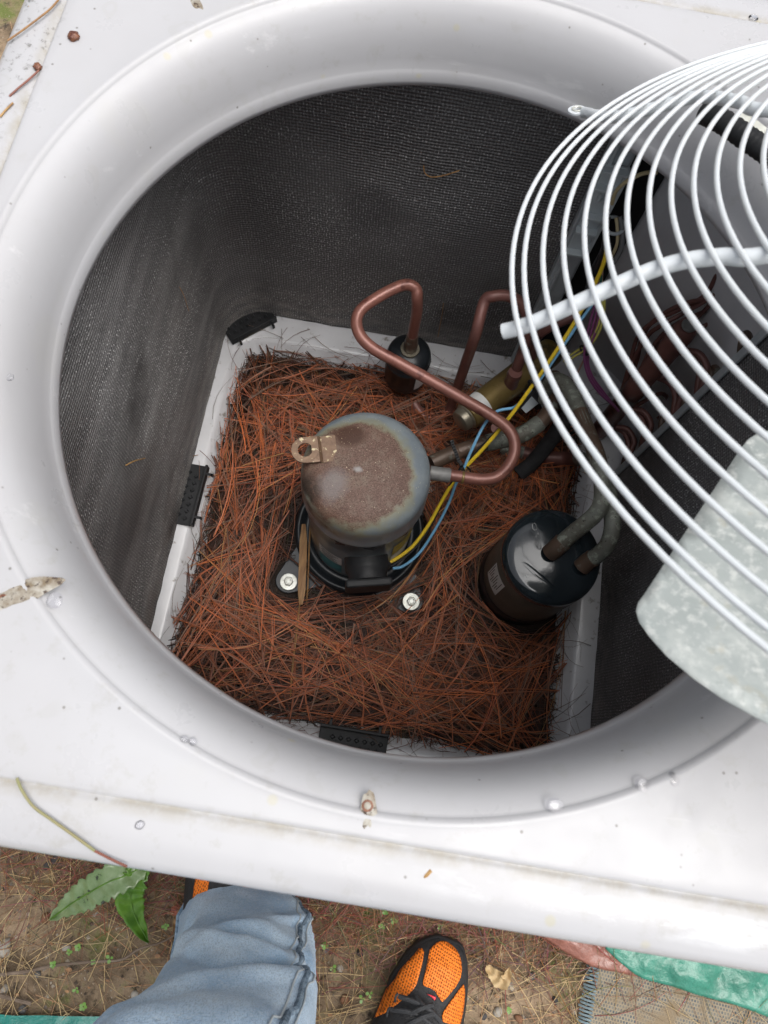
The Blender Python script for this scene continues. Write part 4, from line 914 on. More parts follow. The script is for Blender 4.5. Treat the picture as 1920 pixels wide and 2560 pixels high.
# flattened lug with hole at the rod end
lc = Vector((0.0772,0.2133,0.7037)); ld = (rA0 - lc).normalized(); ls = GN.cross(ld).normalized()
V = []; F = []; n = 28
for k in range(n):
    a = 2*PI*k/n; d = ld*math.cos(a) + ls*math.sin(a); V += [lc + d*.0030, lc + d*(.0078 + (.004 if abs(a) < .5 or a > 2*PI-.5 else 0))]
for k in range(n): k2 = (k+1) % n; F.append((2*k, 2*k+1, 2*k2+1, 2*k2))
o = part('mounting_lug', mesh_of('lug', V, F, MAT_GUARD, False), fg); solid(o, .0022, 0); bevel(o, .0005)
part('lug_rim', M_(tube([lc + GN*.0014 + (ld*math.cos(a)+ls*math.sin(a))*.0040 for a in np.linspace(0, 2*PI, 25)], .0009, 8, 1, raw=True), MAT_ZINC), o)
rodB = [Vector(q) for q in [(0.0236,-0.0725,0.8156),(0.0312,-0.0713,0.8202),(0.0407,-0.0685,0.8260),(0.0565,-0.0609,0.8344),(0.0720,-0.0532,0.8421),(0.0873,-0.0454,0.8492),(0.0987,-0.0411,0.8546),(0.1094,-0.0395,0.8604),(0.1234,-0.0402,0.8683),(0.1408,-0.0428,0.8783)]] + [gpt(.15, 3.42, gh(.15)-.006), gpt(.06, 3.5, gh(.06)-.006)]
o = part('rod', M_(tube(rodB, .0045, 16, 5), MAT_GUARD, sharp=50), fg)
for a in (-.55, .35, -1.6, 1.5):
    part('rod', M_(tube([gpt(r, a, max(gh(r), -.005)-.006) for r in np.linspace(.35, .06, 12)], .0042, 12, 2), MAT_GUARD), fg)
part('motor_plate', M_(lathe([(.062, 0), (.064, .002), (.062, .004), (.03, .0045)], GC + GN*(GH-.022), 40, GN), MAT_GALV), fg)
part('motor', M_(lathe([(.010, -.095), (.040, -.092), (.062, -.085), (.066, -.075), (.066, -.012), (.060, -.004), (.02, 0)], GC + GN*(GH-.022), 48, GN), sh_mat('motor_paint', (.03, .03, .035), rough=.4)), fg)
MAT_BLADE = sh_mat('oxidised_aluminium', (.44, .475, .46), rough=.52, metal=.25, var=(.38, .415, .40), vscale=22, bump=.0005, bscale=70,
                   spots=[((.56, .59, .56), 40, .48, .66), ((.36, .39, .375), 24, .58, .72), ((.64, .66, .63), 150, .50, .70), ((.46, .43, .33), 34, .64, .76)])
part('hub', M_(lathe([(.03, -.112), (.042, -.110), (.042, -.096), (.03, -.094)], GC + GN*(GH-.030), 36, GN), MAT_GALV), fg)
BL = [Vector(q) for q in [(0.2086,-0.0771,0.7581),(0.2006,-0.0811,0.7580),(0.1942,-0.0865,0.7587),(0.1886,-0.0946,0.7606),(0.1691,-0.1270,0.7684),(0.1498,-0.1585,0.7760),(0.1347,-0.1835,0.7821),(0.1238,-0.2018,0.7866),(0.1203,-0.2071,0.7878),(0.1187,-0.2123,0.7893),(0.1199,-0.2189,0.7919),(0.1242,-0.2264,0.7955),(0.1320,-0.2365,0.8006),(0.1442,-0.2473,0.8069),(0.1561,-0.2556,0.8122),(0.1754,-0.2654,0.8195)]]
loc2 = [((q-GC).dot(GU), (q-GC).dot(GV)) for q in BL]
def ang(p): return math.atan2(p[1], p[0]) % (2*PI)
tipA = [ang(p) for p in loc2]
last = loc2[-1]; aL = ang(last); rT = math.hypot(*last)
ext = [(rT*math.cos(aL+t), rT*math.sin(aL+t)) for t in (.08, .18, .28)] + [(rT*.97*math.cos(aL+.36), rT*.97*math.sin(aL+.36)), (.20*math.cos(aL+.42), .20*math.sin(aL+.42)), (.045*math.cos(aL+.30), .045*math.sin(aL+.30)), (.045*math.cos(aL-.9), .045*math.sin(aL-.9))]
first = loc2[0]
out2 = [(first[0]*.55, first[1]*.55 - .0)] if False else []
poly2 = loc2 + ext
def blade(rot, nm):
    # fill outline on a polar grid so that it can be dished
    bm = bmesh.new(); vs = [bm.verts.new((x, y, 0)) for x, y in poly2]; f = bm.faces.new(vs)
    bmesh.ops.triangulate(bm, faces=[f])
    for _ in range(4): bmesh.ops.subdivide_edges(bm, edges=[e for e in bm.edges if e.calc_length() > .012], cuts=1); bmesh.ops.triangulate(bm, faces=bm.faces[:])
    c, s = math.cos(rot), math.sin(rot)
    a_mid = aL - .2
    for v in bm.verts:
        x, y = v.co.x, v.co.y; da = (math.atan2(y, x) % (2*PI)) - a_mid; r = math.hypot(x, y)
        h = -.104 + .0 * da + .004*math.sin(r*25)*math.sin(da*3)
        w = GC + GU*(x*c - y*s) + GV*(x*s + y*c) + GN*h; v.co = w
    me = bpy.data.meshes.new('blade'); bm.to_mesh(me); bm.free(); me.materials.append(MAT_BLADE)
    me.polygons.foreach_set('use_smooth', [True]*len(me.polygons)); return me
for rot in (0, 2.0, -2.35):
    solid(part('fan_blade', blade(rot, 'b'), fg), .0009, 0)
# motor conduit
cd = thing('motor_conduit', 'black corrugated conduit under the guard at the top right', 'conduit', (0.1796,0.2292,0.7100))
cp = smooth_path([(0.1822,0.2335,0.7050),(0.1943,0.2199,0.7120),(0.2117,0.2037,0.7160),(0.2293,0.1898,0.7180),(0.2497,0.1701,0.7220),(0.2635,0.1335,0.7400)], 14)
part('corrugated_tube', M_(tube(cp, lambda t: .0090 + .0004*math.sin(t*len(cp)*2.1), 18, raw=True), MAT_BLACKPL, sharp=80), cd)
o = part('silver_tag', M_(box((0.2160,0.2178,0.7160), (.030, .010, .0008), Matrix.Rotation(-.6, 3, 'Z') @ Matrix.Rotation(.3, 3, 'X')), MAT_ZINC, False), cd)

# ------------------------------------------------------------------ debris and drops on the cap
zc = .6950
def drop(c, rx, ry, a, h, seed, z=zc): 
    V = [(c[0], c[1], z+h)]; F = []; n = 20
    for f, zz in ((.35, .92), (.65, .70), (.88, .35), (1., 0), (.9, -.15)):
        for k in range(n):
            t = 2*PI*k/n; r = 1 + .14*mn.noise((math.cos(t)+seed*3.3, math.sin(t), 0)); x = rx*r*f*math.cos(t); y = ry*r*f*math.sin(t)
            V.append((c[0]+x*math.cos(a)-y*math.sin(a), c[1]+x*math.sin(a)+y*math.cos(a), z+h*zz))
    for k in range(n): F.append((0, 1+k, 1+(k+1) % n))
    for i in range(4):
        for k in range(n): k2 = (k+1) % n; F.append((1+i*n+k, 1+(i+1)*n+k, 1+(i+1)*n+k2, 1+i*n+k2))
    F.append(tuple(1+4*n+k for k in range(n))[::-1])
    return V, F
for (c, rx, ry, lab) in (((0.1107,-0.3221,0.6950), .0058, .0050, 'largest bead of water below the near rim, leftmost of the right-hand trio'),
                         ((0.1650,-0.3018,0.6950), .0047, .0058, 'upright oval bead of water below the near rim, middle of the right-hand trio'),
                         ((0.1849,-0.2950,0.6950), .0043, .0050, 'bead of water nearest the fan blade on the white top'),
                         ((-0.2250,-0.2487,0.6950), .0052, .0056, 'flat puddle drop beside the brown grime streak at left'),
                         ((-0.1232,-0.3196,0.6950), .0024, .0024, 'tiny bead at the left end of the pair on the near top'),
                         ((-0.1176,-0.3201,0.6950), .0026, .0024, 'tiny bead at the right end of the pair on the near top'),
                         ((-0.1376,-0.3716,0.6950), .0030, .0026, 'bead of water on the near rim strip, left part'),
                         ((0.2279,0.3620,0.6950), .0042, .0040, 'bead of water at the top right corner of the cabinet top'),
                         ((-0.2997,-0.1010,0.6910), .0028, .0030, 'bead of water on the left side of the cabinet top')):
    single('water_drop', M_(drop(c, rx, ry, .3, .0013, rx*999), MAT_WATER), lab, 'water drop', 'water drops on the cabinet top')
# runs of small beads on the funnel wall
Vb, Fb = [], []
R = np.random.default_rng(5)
for i in range(150):
    a = R.uniform(.95, 3.9) if i < 95 else R.uniform(3.9, 5.9); zz = R.choice([R.uniform(.619, .626), R.uniform(.633, .655), R.uniform(.62, .685)], p=[.4, .35, .25])
    prof = [(.617, .310), (.6285, .3106), (.6335, .3128), (.643, .3145), (.655, .3175), (.666, .3215), (.6755, .3265), (.6845, .3325), (.691, .3395)]
    rr = np.interp(zz, [p[0] for p in prof], [p[1] for p in prof]); s = R.uniform(.0006, .0016); ln = R.uniform(1, 3.0)
    c = Vector((rr*math.cos(a), rr*math.sin(a), zz)); nn = Vector((-math.cos(a), -math.sin(a), .25)).normalized(); tt = Vector((-math.sin(a), math.cos(a), 0)); uu = nn.cross(tt)
    b0 = len(Vb); Vb.append(c + nn*s*.6)
    for f, hh in ((.7, .45), (1., -.05)):
        for k in range(8): t = 2*PI*k/8; Vb.append(c + tt*(math.cos(t)*s*ln*f) + uu*(math.sin(t)*s*f) + nn*s*hh)
    for k in range(8): k2 = (k+1) % 8; Fb += [(b0, b0+1+k, b0+1+k2), (b0+1+k, b0+9+k, b0+9+k2, b0+1+k2)]
single('water_beads', mesh_of('beads', Vb, Fb, MAT_WATER), 'fine beads of water clinging to the inner wall of the round mouth', 'water beads', kind='stuff')
def lump(c, r, mat, seed, z=zc, sq=.6):
    bm = bmesh.new(); bmesh.ops.create_icosphere(bm, subdivisions=3, radius=r)
    for v in bm.verts:
        d = v.co.normalized(); v.co *= 1 + .5*mn.noise(d*2.2 + Vector((seed, 0, 0))); v.co.z *= sq
        v.co += Vector((c[0], c[1], z + r*sq*.5))
    me = bpy.data.meshes.new('lump'); bm.to_mesh(me); bm.free(); me.materials.append(mat); me.polygons.foreach_set('use_smooth', [True]*len(me.polygons)); return me
single('rust_scab', lump((-0.3413,0.2053,0.6950), .0046, MAT_RUST, 3), 'dark red rusty crumb inside the dried stain at the far left of the top', 'rust crumb', 'rusty crumbs on the top')
single('rust_scab', lump((-0.3605,0.1691,0.6950), .0032, MAT_RUST, 8), 'smaller dark crumb with a red stem near the left edge of the top', 'rust crumb', 'rusty crumbs on the top')
MAT_BARK = sh_mat('tan_bark', (.42, .26, .10), rough=.6, var=(.24, .13, .05), vscale=200)
single('bark_flake', lump((-0.3867,0.2319,0.6910), .0034, MAT_BARK, 12, zc-.003, .3), 'tan bark flake nearest the top left corner of the picture', 'bark flake', 'bark flakes on the top')
single('bark_flake', lump((-0.3850,0.2173,0.6910), .0028, MAT_BARK, 15, zc-.003, .3), 'tan bark flake under the dry stem at the top left', 'bark flake', 'bark flakes on the top')
single('bark_flake', strip([(0.0357,-0.3746,0.6945),(0.0376,-0.3722,0.6945),(0.0393,-0.3699,0.6945)], .0030, .0008, MAT_BARK, 2), 'yellow wood chip lying on the near rim strip', 'wood chip')
MAT_STEMG = sh_mat('green_stem', (.20, .24, .09), rough=.5, var=(.26, .22, .11), vscale=20)
MAT_STEMR = sh_mat('red_stem', (.22, .07, .045), rough=.5, var=(.15, .05, .03), vscale=40)
def stem(label, pts, r, mat, grp=None): return single('stem', M_(tube(pts, r, 6, 6), mat), label, 'stem', grp)
st = thing('long_stem', 'bent green stem with a reddish tip lying over the near rim strip', 'stem', (-0.1926,-0.3770,0.6950))
part('green_section', M_(tube([(-0.2151,-0.3569,0.6985),(-0.2097,-0.3632,0.6990),(-0.2009,-0.3707,0.6985),(-0.1890,-0.3761,0.6980),(-0.1765,-0.3815,0.6975),(-0.1594,-0.3891,0.6970)], .0009, 8, 6), MAT_STEMG), st)
part('red_section', M_(tube([(-0.1594,-0.3891,0.6970),(-0.1491,-0.3921,0.6965),(-0.1391,-0.3947,0.6960)], .0008, 8, 6), MAT_STEMR), st)
stem('dry brown stem crossing the far left corner of the top', [(-0.3914,0.1895,0.6960),(-0.3829,0.1997,0.6975),(-0.3737,0.2144,0.6980),(-0.3663,0.2285,0.6980),(-0.3626,0.2419,0.6975)], .0008, MAT_STRAW)
stem('short red stem reaching down from the small crumb', [(-0.3577,0.1646,0.6970),(-0.3627,0.1538,0.6970),(-0.3679,0.1440,0.6970),(-0.3738,0.1362,0.6950)], .0008, MAT_STEMR)
stem('thin yellow stem at the left edge of the picture', [(-0.3684,0.1298,0.6960),(-0.3714,0.1226,0.6960),(-0.3740,0.1145,0.6960)], .0008, MAT_BARK)
stem('dark crooked twig lying across the jeans', [(-0.0904,-0.4097,0.6300),(-0.0862,-0.4223,0.6200),(-0.0834,-0.4325,0.6100),(-0.0796,-0.4459,0.6000)], .0007, MAT_STRAW) if False else None
hair = [(-0.0437,0.3400,0.4738),(-0.0407,0.3380,0.4649),(-0.0325,0.3360,0.4630),(-0.0204,0.3360,0.4675),(-0.0054,0.3380,0.4756),(-0.0019,0.3400,0.4764)]
stem('curled tan needle stuck on the far wall of the coil', hair, .0008, MAT_STRAW, 'single needles stuck on the coil')
stem('upright pale needle low on the far coil wall near the arched pipe', [(0.0171,0.3420,0.2017),(0.0192,0.3410,0.1716),(0.0202,0.3420,0.1361),(0.0216,0.3440,0.1000)], .0007, MAT_STRAW, 'single needles stuck on the coil')
stem('pale needle stuck across the left coil wall, upper one', [(-0.3225,0.0191,0.2169),(-0.3210,-0.0004,0.2626),(-0.3235,-0.0199,0.3053)] if False else [(-0.3225,0.0711,0.0912),(-0.3205,0.1073,0.0147),(-0.3225,0.1813,-0.1630)], .0007, MAT_STRAW, 'single needles stuck on the coil')
stem('orange needle stuck on the left coil wall, lower one', [(-0.3225,-0.0470,0.3630),(-0.3200,-0.0353,0.3473),(-0.3225,-0.0162,0.3061)], .0008, MAT_BARK, 'single needles stuck on the coil')
stem('thin curved hair high on the left coil wall', [(-0.3225,0.2010,0.3514),(-0.3215,0.2026,0.3285),(-0.3222,0.2027,0.3065),(-0.3228,0.2036,0.2915)], .0005, MAT_STRAW, 'single needles stuck on the coil')

# ------------------------------------------------------------------ ground litter outside
def greg(R): return (R.uniform(-1.0, 1.1), R.uniform(-1.0, -.40))
def grej(x, y, z): return (x > -.40 and False)
def gcol(R, u):
    t = R.uniform()
    c = (.50, .36, .18) if t < .50 else ((.36, .20, .10) if t < .75 else ((.16, .10, .06) if t < .9 else (.50, .38, .20)))
    f = R.uniform(.6, 1.5); return tuple(x*f for x in c)
g1 = blades(4000, greg, lambda x, y, u: gz(x, y) + .003 + .012*u, .05, .17, .00115, gcol, 21, curv=.35, tilt=.03)
g1.materials.append(MAT_NEEDLE); single('scattered_needles', g1, 'dry pine needles scattered over the bare soil in front of the cabinet', 'pine needles', kind='stuff')
g2 = blades(1500, lambda R: (R.normal(.0, .30), -.50 - abs(R.normal(0, .05))), lambda x, y, u: gz(x, y) + .004 + .018*u, .03, .12, .0012, lambda R, u: tuple(q*R.uniform(.4, 1.2) for q in (.30, .14, .075)), 22, curv=.45, tilt=.06)
g2.materials.append(MAT_NEEDLE); single('drifted_needles', g2, 'red-brown needles drifted along the foot of the cabinet', 'pine needles', kind='stuff')
g3 = blades(500, lambda R: (R.uniform(-1.4, -.42), R.uniform(-.3, 1.2)), lambda x, y, u: .002 + .01*u, .04, .15, .0014, gcol, 25)
g3.materials.append(MAT_NEEDLE); single('side_needles', g3, 'pine needles on the ground left of the cabinet', 'pine needles', kind='stuff')
def pebble_me(seed, r, mat):
    bm = bmesh.new(); bmesh.ops.create_icosphere(bm, subdivisions=2, radius=r)
    for v in bm.verts: d = v.co.normalized(); v.co *= 1 + .42*mn.noise(d*1.6 + Vector((seed*7.7, 1, 0))); v.co.z *= .62
    me = bpy.data.meshes.new('pebble'); bm.to_mesh(me); bm.free(); me.materials.append(mat); me.polygons.foreach_set('use_smooth', [True]*len(me.polygons)); return me
PM = [sh_mat('pebble_%s' % n, c, rough=.6, var=tuple(x*.65 for x in c), vscale=120, bump=.0006, bscale=300) for n, c in
      (('tan', (.26, .18, .11)), ('grey', (.17, .165, .16)), ('pale', (.46, .42, .36)), ('rust', (.25, .12, .06)), ('dark', (.07, .065, .065)))]
PN = ['tan', 'grey', 'pale', 'rust brown', 'dark']
PMe = [[pebble_me(i*5+j, 1.0, PM[j]) for i in range(4)] for j in range(5)]
PEB = [(-0.5648,-0.2175,0.0000),(-0.4328,-0.6501,0.0000),(-0.3899,-0.6063,0.0000),(-0.4262,-0.5614,0.0000),(-0.3546,-0.5535,0.0000),(-0.4070,-0.5416,0.0000),(-0.3983,-0.5329,0.0000),(-0.3533,-0.5743,0.0000),(-0.3379,-0.5660,0.0000),(-0.3517,-0.6371,0.0000),(-0.4177,-0.6986,0.0000),(-0.2386,-0.5985,0.0000),(-0.4042,-0.6658,0.0000),(-0.3081,-0.5344,0.0000),(-0.0748,-0.6605,0.0000),(-0.3226,-0.5904,0.0000),(-0.2438,-0.6792,0.0000),(-0.3795,-0.6735,0.0000),(-0.2014,-0.6562,0.0000),(-0.3857,-0.7161,0.0000),(0.0092,-0.6258,0.0000),(0.0290,-0.6086,0.0000),(0.0090,-0.6598,0.0000),(0.0418,-0.6439,0.0000),(0.0544,-0.5847,0.0000),(0.0376,-0.5637,0.0000),(0.2210,-0.5662,0.0000),(0.2394,-0.5810,0.0000),(0.2599,-0.6155,0.0000),(0.2547,-0.6276,0.0000),(0.2674,-0.5944,0.0000),(0.2989,-0.5782,0.0000),(0.2283,-0.5445,0.0000),(0.2827,-0.5513,0.0000),(0.3175,-0.5639,0.0000),(0.3343,-0.6020,0.0000),(0.3617,-0.6124,0.0000),(0.0051,-0.5860,0.0000),(0.2361,-0.6359,0.0000),(0.2847,-0.6318,0.0000)]
PEB = [p for p in PEB if p[1] < -.40]
DESC = ['beside the big leaf', 'on the bare soil at left', 'near the jeans', 'between jeans and shoe', 'right of the shoe', 'near the rug fringe']
R = np.random.default_rng(9)
for i, p in enumerate(PEB):
    j = int(R.integers(0, 5)); s = R.uniform(.0035, .0075)
    if i == 0: j = 2; s = .012
    o = bpy.data.objects.new('pebble', PMe[j][int(R.integers(0, 4))]); COL.objects.link(o); o.location = (p[0], p[1], gz(p[0], p[1]) + s*.25); o.scale = (s, s*R.uniform(.7, 1), s); o.rotation_euler = (0, 0, R.uniform(0, 6))
    where = 'on the bare soil at the left' if p[0] < -.22 else ('by the jeans' if p[0] < -.05 else ('between the jeans and the orange shoe' if p[0] < .08 else ('right of the orange shoe' if p[0] < .33 else 'near the fringe of the mat')))
    tag(o, '%s %s pebble %s' % (('large' if s > .0065 else ('small' if s > .0048 else 'tiny')), PN[j], where), 'pebble', 'pebbles on the soil')
for base in ('pebble',):
    by = {}
    for o in COL.objects:
        if o.get('category') == base: by.setdefault(o['label'], []).append(o)
    for lb_, os_ in by.items():
        if len(os_) > 1:
            os_.sort(key=lambda o: o.location.x)
            for k, o in enumerate(os_): o['label'] = lb_ + ', ' + (['left one', 'right one'] if len(os_) == 2 else ['leftmost', 'second from left', 'third from left', 'fourth from left', 'fifth from left'])[min(k, 4)]
# fine gravel
Vg, Fg, Cg = [], [], []
for i in range(9000):
    x, y = R.uniform(-1.1, 1.1), R.uniform(-1.0, -.42); s = .0009 + .0030*R.uniform()**3; b0 = len(Vg); z = gz(x, y)
    c = [(.32, .24, .16), (.20, .17, .14), (.10, .075, .055), (.42, .36, .28), (.26, .14, .07)][int(R.integers(0, 5))]
    for d in ((1, 0, 0), (0, 1, 0), (-1, 0, 0), (0, -1, 0), (0, 0, .8), (0, 0, -.5)):
        q = R.uniform(.7, 1.2); Vg.append((x+d[0]*s*q, y+d[1]*s*q, z+.0006+d[2]*s*q)); Cg.append((*c, 1))
    for a, b_ in ((0, 1), (1, 2), (2, 3), (3, 0)): Fg += [(b0+a, b0+b_, b0+4), (b0+b_, b0+a, b0+5)]
me = mesh_of('gravel', Vg, Fg, needle_mat('gravel_grain', .7), False)
at = me.color_attributes.new('tint', 'FLOAT_COLOR', 'POINT'); at.data.foreach_set('color', np.array(Cg, np.float32).ravel())
single('gravel', me, 'fine gravel and grit strewn over the soil', 'gravel', kind='stuff')
# bark crumbs / leaf bits
MAT_CHIP = sh_mat('leaf_bit', (.36, .20, .09), rough=.6, var=(.22, .11, .05), vscale=150)
Vc, Fc = [], []
for i in range(900):
    x = R.uniform(-1, 1.1); y = R.uniform(-.95, -.43); s = R.uniform(.0012, .0034); b0 = len(Vc); z = gz(x, y) + R.uniform(.002, .008); a = R.uniform(0, 6)
    for k in range(5): t = a + 2*PI*k/5; q = R.uniform(.5, 1.2)*s; Vc.append((x+q*1.5*math.cos(t), y+q*math.sin(t), z+R.uniform(-.001, .001)))
    Fc.append(tuple(range(b0, b0+5)))
single('bark_crumbs', mesh_of('crumbs', Vc, Fc, MAT_CHIP, False), 'crumbs of bark and dead leaf littering the soil', 'bark crumbs', kind='stuff')
# broad leaves
MAT_LEAFA = sh_mat('pale_green_leaf', (.19, .26, .13), rough=.35, var=(.11, .18, .06), vscale=60, bump=.001, bscale=80, spots=[((.02, .03, .012), 60, .64, .68)], coat=.3)
MAT_LEAFB = sh_mat('bright_green_leaf', (.09, .20, .015), rough=.35, var=(.05, .13, .012), vscale=40, bump=.001, bscale=60)
def leaf(mid, w, mat, seed, serr=.16, fold=.25, twist=0):
    ps = smooth_path(mid, 10); n = len(ps); V = []; F = []; K_ = 4
    for i, q in enumerate(ps):
        t = (ps[min(i+1, n-1)] - ps[max(i-1, 0)]).normalized(); sd = t.cross(Vector((0, 0, 1))).normalized(); f = i/(n-1)
        ww = w * (math.sin(PI*min(1, f*.94+.06))**.75) * (1 + serr*((i % 4)-1.5)*.45*(1+mn.noise((i*1.7, seed, 4))) + .30*mn.noise((i*.35, seed, 0)))
        tw = twist*f
        for k in range(-K_, K_+1):
            u = k/K_; V.append(q + (sd*math.cos(tw) + Vector((0, 0, math.sin(tw))))*ww*u + Vector((0, 0, abs(u)*fold*w + .0016*math.sin(i*.9+abs(k)*.8))))
    m = 2*K_+1
    for i in range(n-1):
        for k in range(m-1): F.append((i*m+k, i*m+k+1, (i+1)*m+k+1, (i+1)*m+k))
    return mesh_of('leaf', V, F, mat), ps
pl = thing('broad_leaf_plant', 'weed with two long toothed leaves reaching out from under the cabinet', 'plant', (-0.2735,-0.5096,0.0300))
m1, ps1 = leaf([(-0.2473,-0.4932,0.0750),(-0.2673,-0.5147,0.0850),(-0.2941,-0.5300,0.0850),(-0.3209,-0.5507,0.0700),(-0.3464,-0.5724,0.0500),(-0.3755,-0.6011,0.0200)], .021, MAT_LEAFA, 1)
l1 = part('leaf', m1, pl, 'wide pale wet leaf pointing left'); solid(l1, .0006)
part('midrib', M_(tube([p + Vector((0, 0, .0012)) for p in ps1], .0010, 6, raw=True), MAT_LEAFB), l1)
m2, ps2 = leaf([(-0.2535,-0.4935,0.0800),(-0.2590,-0.5139,0.0820),(-0.2652,-0.5330,0.0750),(-0.2653,-0.5527,0.0600),(-0.2564,-0.5780,0.0400),(-0.2369,-0.6085,0.0180)], .019, MAT_LEAFB, 6, .06, .35, .5)
l2 = part('leaf', m2, pl, 'narrow bright green leaf pointing down'); solid(l2, .0006)
part('midrib', M_(tube([p + Vector((0, 0, .0012)) for p in ps2], .0009, 6, raw=True), MAT_LEAFB), l2)
part('stalk', M_(tube([(-0.2519,-0.4890,0.0600),(-0.2524,-0.4947,0.0780)], .0025, 8, 4), MAT_LEAFB), pl)
MAT_DEAD = sh_mat('dead_leaf', (.33, .19, .085), rough=.55, var=(.20, .11, .05), vscale=50, bump=.001, bscale=90)
m3, _ = leaf([(-0.1931,-0.5447,0.0140),(-0.1969,-0.5626,0.0160),(-0.2029,-0.5789,0.0120),(-0.2058,-0.5935,0.0060)], .009, MAT_DEAD, 3, .05, .5)
tag(part('dead_leaf', m3), 'curled brown dead leaf just left of the jeans', 'dead leaf')
m3, _ = leaf([(0.2292,-0.5707,0.0120),(0.2427,-0.5809,0.0160),(0.2540,-0.5839,0.0200),(0.2593,-0.5654,0.0220)], .010, sh_mat('tan_leaf', (.48, .36, .19), rough=.6, var=(.34, .22, .1), vscale=60), 5, .1, .5)
tag(part('dead_leaf', m3), 'crumpled tan dead leaf right of the orange shoe', 'dead leaf')
m3, _ = leaf([(-0.2157,-0.5729,0.0080),(-0.2104,-0.5658,0.0100),(-0.2070,-0.5598,0.0080)], .007, sh_mat('red_leaf', (.30, .10, .06), rough=.6), 9, .1, .3)
tag(part('dead_leaf', m3), 'small reddish leaf bit left of the jeans', 'dead leaf')
# twigs
MAT_TWIG = sh_mat('grey_twig', (.12, .085, .06), rough=.8, var=(.20, .15, .11), vscale=60, bump=.001, bscale=200)
single('twig', M_(tube([(-0.4264,-0.6787,0.0060),(-0.3904,-0.6690,0.0080),(-0.3559,-0.6567,0.0080),(-0.3079,-0.6450,0.0090),(-0.2703,-0.6372,0.0090),(-0.2495,-0.6204,0.0120),(-0.2146,-0.6034,0.0140),(-0.1829,-0.5722,0.0160)], lambda t: .0026*(1-.6*t), 8, 5), MAT_TWIG), 'long grey twig lying left of the jeans', 'twig')
single('twig', M_(tube([(-0.4189,-0.7025,0.0060),(-0.3989,-0.7035,0.0080),(-0.3750,-0.7061,0.0060)], .0028, 8, 5), MAT_TWIG), 'short dark twig at the lower left edge', 'twig')
# seedlings
MAT_SEED = sh_mat('seedling_green', (.14, .27, .04), rough=.4, var=(.09, .19, .03), vscale=80)
SD = [(-0.2207,-0.5879,0.0040),(-0.3313,-0.6314,0.0040),(-0.3421,-0.6387,0.0040),(-0.3063,-0.6449,0.0040),(-0.2857,-0.6379,0.0040),(-0.3588,-0.6565,0.0040),(-0.3053,-0.6990,0.0040),(-0.3199,-0.6806,0.0040),(0.0760,-0.5441,0.0040),(0.0924,-0.5339,0.0040),(0.1278,-0.5244,0.0040),(0.0778,-0.5259,0.0040),(0.0006,-0.5787,0.0040),(0.0187,-0.6062,0.0040),(0.0644,-0.6366,0.0040),(0.0737,-0.6296,0.0040),(0.2682,-0.6216,0.0040),(0.1592,-0.5329,0.0040)]
SL = ['seedling just left of the jeans, above the long twig', 'seedling touching the upper side of the long grey twig', 'seedling left of the one touching the long twig', 'seedling just under the middle of the long twig',
      'seedling under the long twig, nearest the jeans', 'leftmost seedling, in the moss under the long twig', 'lowest seedling at the left, near the teal tarp', 'seedling above the lowest one at the left',
      'seedling under the rim between jeans and orange shoe, right-hand leaf pair', 'upper seedling close to the toe of the orange shoe, left of it', 'seedling under the rim straight above the shoe toe', 'seedling tucked under the rim beside the drifted needles',
      'seedling right of the jeans hem', 'seedling right of the jeans seam, below the hem', 'seedling at the left side of the orange shoe, lower one', 'seedling at the left side of the orange shoe, upper one',
      'seedling right of the orange shoe among straw', 'seedling at the black tip of the orange shoe']
for i, c in enumerate(SD):
    t = thing('seedling', SL[i], 'seedling', tuple(c), 'tiny seedlings')
    a0 = R.uniform(0, 6); n = int(R.integers(3, 6))
    for k in range(n):
        a = a0 + k*2*PI/n; s = R.uniform(.0018, .0034); d = Vector((math.cos(a), math.sin(a), .25)); s2 = Vector((-math.sin(a), math.cos(a), 0)); b0 = Vector(c) + Vector((0, 0, .006))
        V = [b0 + d*s*.3] + [b0 + d*s*(1.1 + .8*math.cos(q)) + s2*s*.75*math.sin(q) for q in np.linspace(PI, -PI, 11)[1:-1]]
        part('leaf', mesh_of('leaf', V, [tuple(range(len(V)))], MAT_SEED, False), t)
    part('stalk', M_(tube([c, (c[0], c[1], c[2]+.007)], .0006, 5, 1), MAT_SEED), t)

